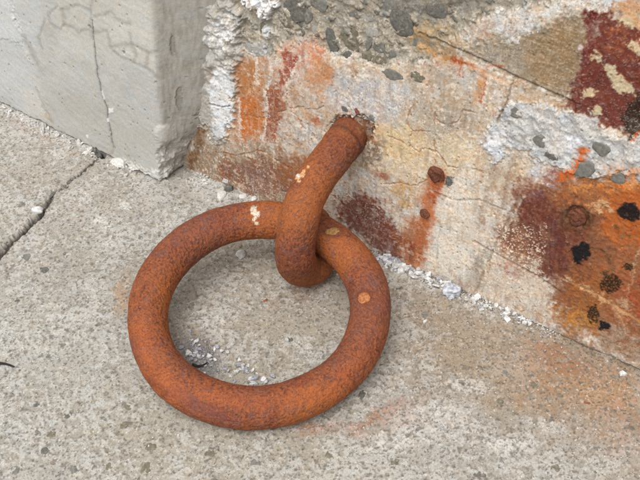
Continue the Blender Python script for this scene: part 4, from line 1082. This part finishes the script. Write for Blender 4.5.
def loose(name, me, u, v, px, label, cat, group=None, tilt=.35, asp=1.0, lift=.3, zsc=1.0):
    P = gnd(u, v); sz = px * np.linalg.norm(P - CC) / F_PX
    R = rotm(rng.uniform(-tilt, tilt), rng.uniform(-tilt, tilt), rng.uniform(0, 6.28))
    return place_mesh(name, me, (P[0], P[1], zat(P[0], P[1]) + sz * lift * zsc), R, None, (sz, sz * asp, sz * zsc), label=label, cat=cat, group=group)
def foot_v(u): return 172 + .4402 * (u - 197)
n_f = 0
# along the foot of the wall
for k in range(185):
    u = rng.choice([rng.uniform(376, 445), rng.uniform(440, 530), rng.uniform(385, 420)])
    off = abs(rng.normal(0, 5.0)) + 1.5
    size = 1.45 * rng.choice([1.3, 1.8, 2.6, 3.6], p=[.35, .35, .2, .1]) * (1.15 if u < 430 else .9)
    g_ = rng.random() < .22
    loose('flake', (FL_G if g_ else FL_W)[k % 5], u, foot_v(u) + off, size,
          'small grey flake in the strip of debris along the foot of the wall' if g_ else 'small white flake in the strip of debris along the foot of the wall', 'flake',
          'grey flakes along the foot of the wall' if g_ else 'white flakes along the foot of the wall', .6, rng.uniform(.6, 1))
# inside the ring, at its lower left and bottom
for k in range(90):
    if k < 52: u, v, t_ = rng.normal(198, 12), rng.normal(358, 11), 0
    else: u, v, t_ = rng.normal(245, 14), rng.normal(372, 8), 1
    if np.hypot((u - 258) / 88, (v - 313) / 78) > 1.0: continue
    g_ = rng.random() < .35
    loose('flake', (FL_G if g_ else FL_W)[k % 5], u, v, 1.6 * rng.choice([1.2, 1.8, 2.6], p=[.4, .4, .2]),
          'small grey chip in the grit inside the ring' if g_ else 'small white chip in the grit inside the ring', 'flake', 'grey chips inside the ring' if g_ else 'white chips inside the ring', .5, rng.uniform(.5, 1))
for u, v, sz in ((327, 268, 2.2), (331, 265, 2.8), (334, 270, 1.8), (322, 272, 2.0), (337, 275, 1.6), (329, 272, 1.5)):
    loose('flake', FL_W[int(u) % 8], u, v, sz, 'white flake beside the lower bend of the staple', 'flake', 'flakes beside the staple bend', .4, .8)
# crumbs along the pilaster's foot and in the corner
for k in range(70):
    if k < 48:
        u = rng.uniform(0, 98); v = 104 + u * .485 + abs(rng.normal(0, 6)) + 1.0; t_ = 'crumb of white mortar along the front foot of the pilaster'; g_ = 'mortar crumbs along the foot of the pilaster'
    elif k < 58:
        u, v = rng.normal(120, 7), rng.normal(168, 3.5) ; t_ = 'white mortar crumb under the pilaster near the hole'; g_ = 'mortar crumbs near the hole'
    else:
        u, v = rng.normal(206, 9), rng.normal(179, 6); t_ = 'pale mortar crumb in the corner between pilaster and wall'; g_ = 'mortar crumbs in the corner'
    loose('crumb', CR_M[k % 6], u, v, rng.choice([1.6, 2.6, 4.0], p=[.4, .4, .2]), t_, 'crumb', g_, 1.5, rng.uniform(.6, 1), .35, .8)
# scattered white specks
for k in range(26):
    u, v = rng.uniform(5, 635), rng.uniform(150, 475)
    if v < foot_v(u) + 12 or np.hypot((u - 258) / 140, (v - 315) / 125) < 1.0 or (u < 175 and v < 190): continue
    loose('flake', FL_W[k % 8], u, v, rng.uniform(.8, 1.5), 'tiny white flake lying loose on the open pavement', 'flake', 'scattered tiny flakes', .3, .8)
# single pieces one can point to
loose('chip', mesh_np('chip', lump_pts(91, .4), ICO_F, M_FLAKE), 38, 212, 5.5, 'white chip lodged in the open joint at the left', 'chip', tilt=.4, asp=.85, lift=.4, zsc=.6)
loose('chip', mesh_np('chip', lump_pts(92, .45), ICO_F, M_FLAKE), 241, 255, 6, 'pale chip on the pavement inside the ring, left of the staple', 'chip', tilt=.3, asp=.8, lift=.3, zsc=.5)
loose('chip', flake_mesh(93, M_FLAKE, .35, 'chip'), 228, 183, 6.5, 'white topped chip at the foot of the wall behind the ring', 'chip', tilt=.4, asp=.7, lift=.7)
loose('chip', flake_mesh(97, M_STONE[0], .5, 'chip'), 229, 190, 6, 'dark grey stone chip leaning under a white chip behind the ring', 'chip', tilt=.5, asp=.8, lift=.2)
loose('chip', mesh_np('chip', (lambda v: v * (1 + .22 * fbm3(v[:, 0], v[:, 1], v[:, 2], 4.5, 3, 5))[:, None])(lump_pts(95, .6, ICO3_V)), ICO3_F, mat_plain('mottled_chip', (150, 156, 172), (226, 226, 228), 150)), 451, 294, 8.5, 'largest white lump in the debris along the foot of the wall', 'chip', tilt=.3, asp=.9, lift=.55, zsc=.8)
loose('chip', flake_mesh(96, M_FLAKE, .3, 'chip'), 623, 375, 4.5, 'lone white chip on the orange stained pavement at the right', 'chip', tilt=.3, asp=.7)
loose('chip', flake_mesh(98, M_FLAKE, .3, 'chip'), 425, 322, 3.6, 'white chip beside two dark stones below the debris strip', 'chip', tilt=.3, asp=.7)
loose('chip', flake_mesh(99, M_FLAKE, .3, 'chip'), 287, 341, 2.6, 'white chip alone on the pavement inside the ring, right of centre', 'chip', tilt=.2, asp=.8)
loose('chip', mesh_np('chip', lump_pts(94, .35), ICO_F, M_STONE[0]), 97, 152, 4.5, 'dark pebble stuck in the hole at the foot of the pilaster', 'chip', tilt=.3, lift=.1)
loose('chip', flake_mesh(101, M_MORTAR, .3, 'chip'), 189, 356, 4.2, 'pale mortar chip leaning against the inside of the ring', 'chip', tilt=.5, asp=1, lift=.5)
for (u, v, sz, t_) in [(222, 196, 6, 'white fragment touching the back of the ring'), (211, 172, 4.5, 'pale fragment nearest the inner corner'), (232, 178, 3.5, 'small white fragment beside the dark chip'),
                       (243, 197, 4, 'white fragment at the wall foot just behind the ring'), (119, 163, 9, 'largest crust of white mortar below the pilaster'), (254, 199, 4, 'rightmost white fragment behind the ring')]:
    loose('fragment', mesh_np('fragment', lump_pts(int(u), .5), ICO_F, M_MORTAR), u, v, sz, t_, 'fragment', tilt=.4, asp=.75, lift=.12, zsc=.42)
def tube(name, pts, r0, r1, mat, **tags):
    C = crom(np.array(pts), 6); n = len(C); T = np.gradient(C, axis=0); T /= np.linalg.norm(T, axis=1, keepdims=True)
    P = []
    for i in range(n):
        x = np.cross(T[i], EZ); x /= np.linalg.norm(x); y = np.cross(x, T[i])
        s = i / (n - 1); r = (r0 * (1 - s) + r1 * s) * (1 if 0 < i < n - 1 else .3)
        for j in range(8):
            a = j * math.pi / 4; P.append(C[i] + (x * math.cos(a) + y * math.sin(a)) * r)
    q = [(i * 8 + j, i * 8 + (j + 1) % 8, (i + 1) * 8 + (j + 1) % 8, (i + 1) * 8 + j) for i in range(n - 1) for j in range(8)]
    c0 = C.mean(0); me = mesh_np(name, np.array(P) - c0, np.array(q), mat)
    o = bpy.data.objects.new(name, me); o.location = c0
    return finish(o, None, **tags)
tw = [gnd(u, v, .006) for u, v in ((192, 364), (198, 366), (203, 365), (208, 362))]
tube('twig', tw, .0022, .0009, M_TWIG, label='short black twig in the grit inside the ring', cat='twig')
tube('twig', [gnd(u, v, .003) for u, v in ((-2, 363), (6, 364), (15, 367))], .0022, .0012, M_TWIG, label='thin dark twig at the left edge of the pavement', cat='twig')
# uncountable grit
def grit(name, pts_uv, mat, smin, smax, label):
    Ps, Fs = [], []; k = 0
    base = V([(1, 0, -.3), (-.5, .87, -.3), (-.5, -.87, -.3), (.1, 0, .8)])
    for u, v in pts_uv:
        P = gnd(u, v); sz = rng.uniform(smin, smax)
        R = rotm(rng.uniform(-1, 1), rng.uniform(-1, 1), rng.uniform(0, 6.28))
        Ps.append((base * rng.uniform(.6, 1.2, (4, 1))) @ R.T * sz + V([P[0], P[1], zat(P[0], P[1]) + sz * .2]))
        Fs += [(k, k + 1, k + 3), (k + 1, k + 2, k + 3), (k + 2, k, k + 3), (k, k + 2, k + 1)]; k += 4
    me = mesh_np(name, np.vstack(Ps), np.array(Fs), mat); me.polygons.foreach_set('use_smooth', np.zeros(len(Fs), bool))
    finish(bpy.data.objects.new(name, me), None, label=label, kind='stuff')
uv1 = [(u, foot_v(u) + abs(rng.normal(0, 5)) + 1) for u in rng.uniform(372, 560, 520)]
grit('grit', uv1, M_FLAKE, .0006, .0018, 'fine white grit along the foot of the wall')
uv2 = [(u, v) for u, v in zip(rng.normal(200, 13, 420), rng.normal(358, 11, 420)) if np.hypot((u - 258) / 88, (v - 313) / 78) < 1.0]
grit('grit', uv2, M_FLAKE_GREY, .0007, .002, 'fine grey grit inside the ring at its lower left')
uv3 = [(u, 105 + u * .485 + abs(rng.normal(0, 5)) + 1) for u in rng.uniform(-5, 100, 300)] + [(u, v) for u, v in zip(rng.normal(205, 11, 120), rng.normal(179, 7, 120))]
grit('grit', uv3, M_MORTAR, .0007, .002, 'pale mortar grit along the foot of the pilaster and in the corner')
uv4 = [(u, foot_v(u) + abs(rng.normal(0, 6)) + 1) for u in rng.uniform(372, 640, 420)]
grit('grit', uv4, M_STONE[2], .0006, .0020, 'fine brown grit along the foot of the wall')
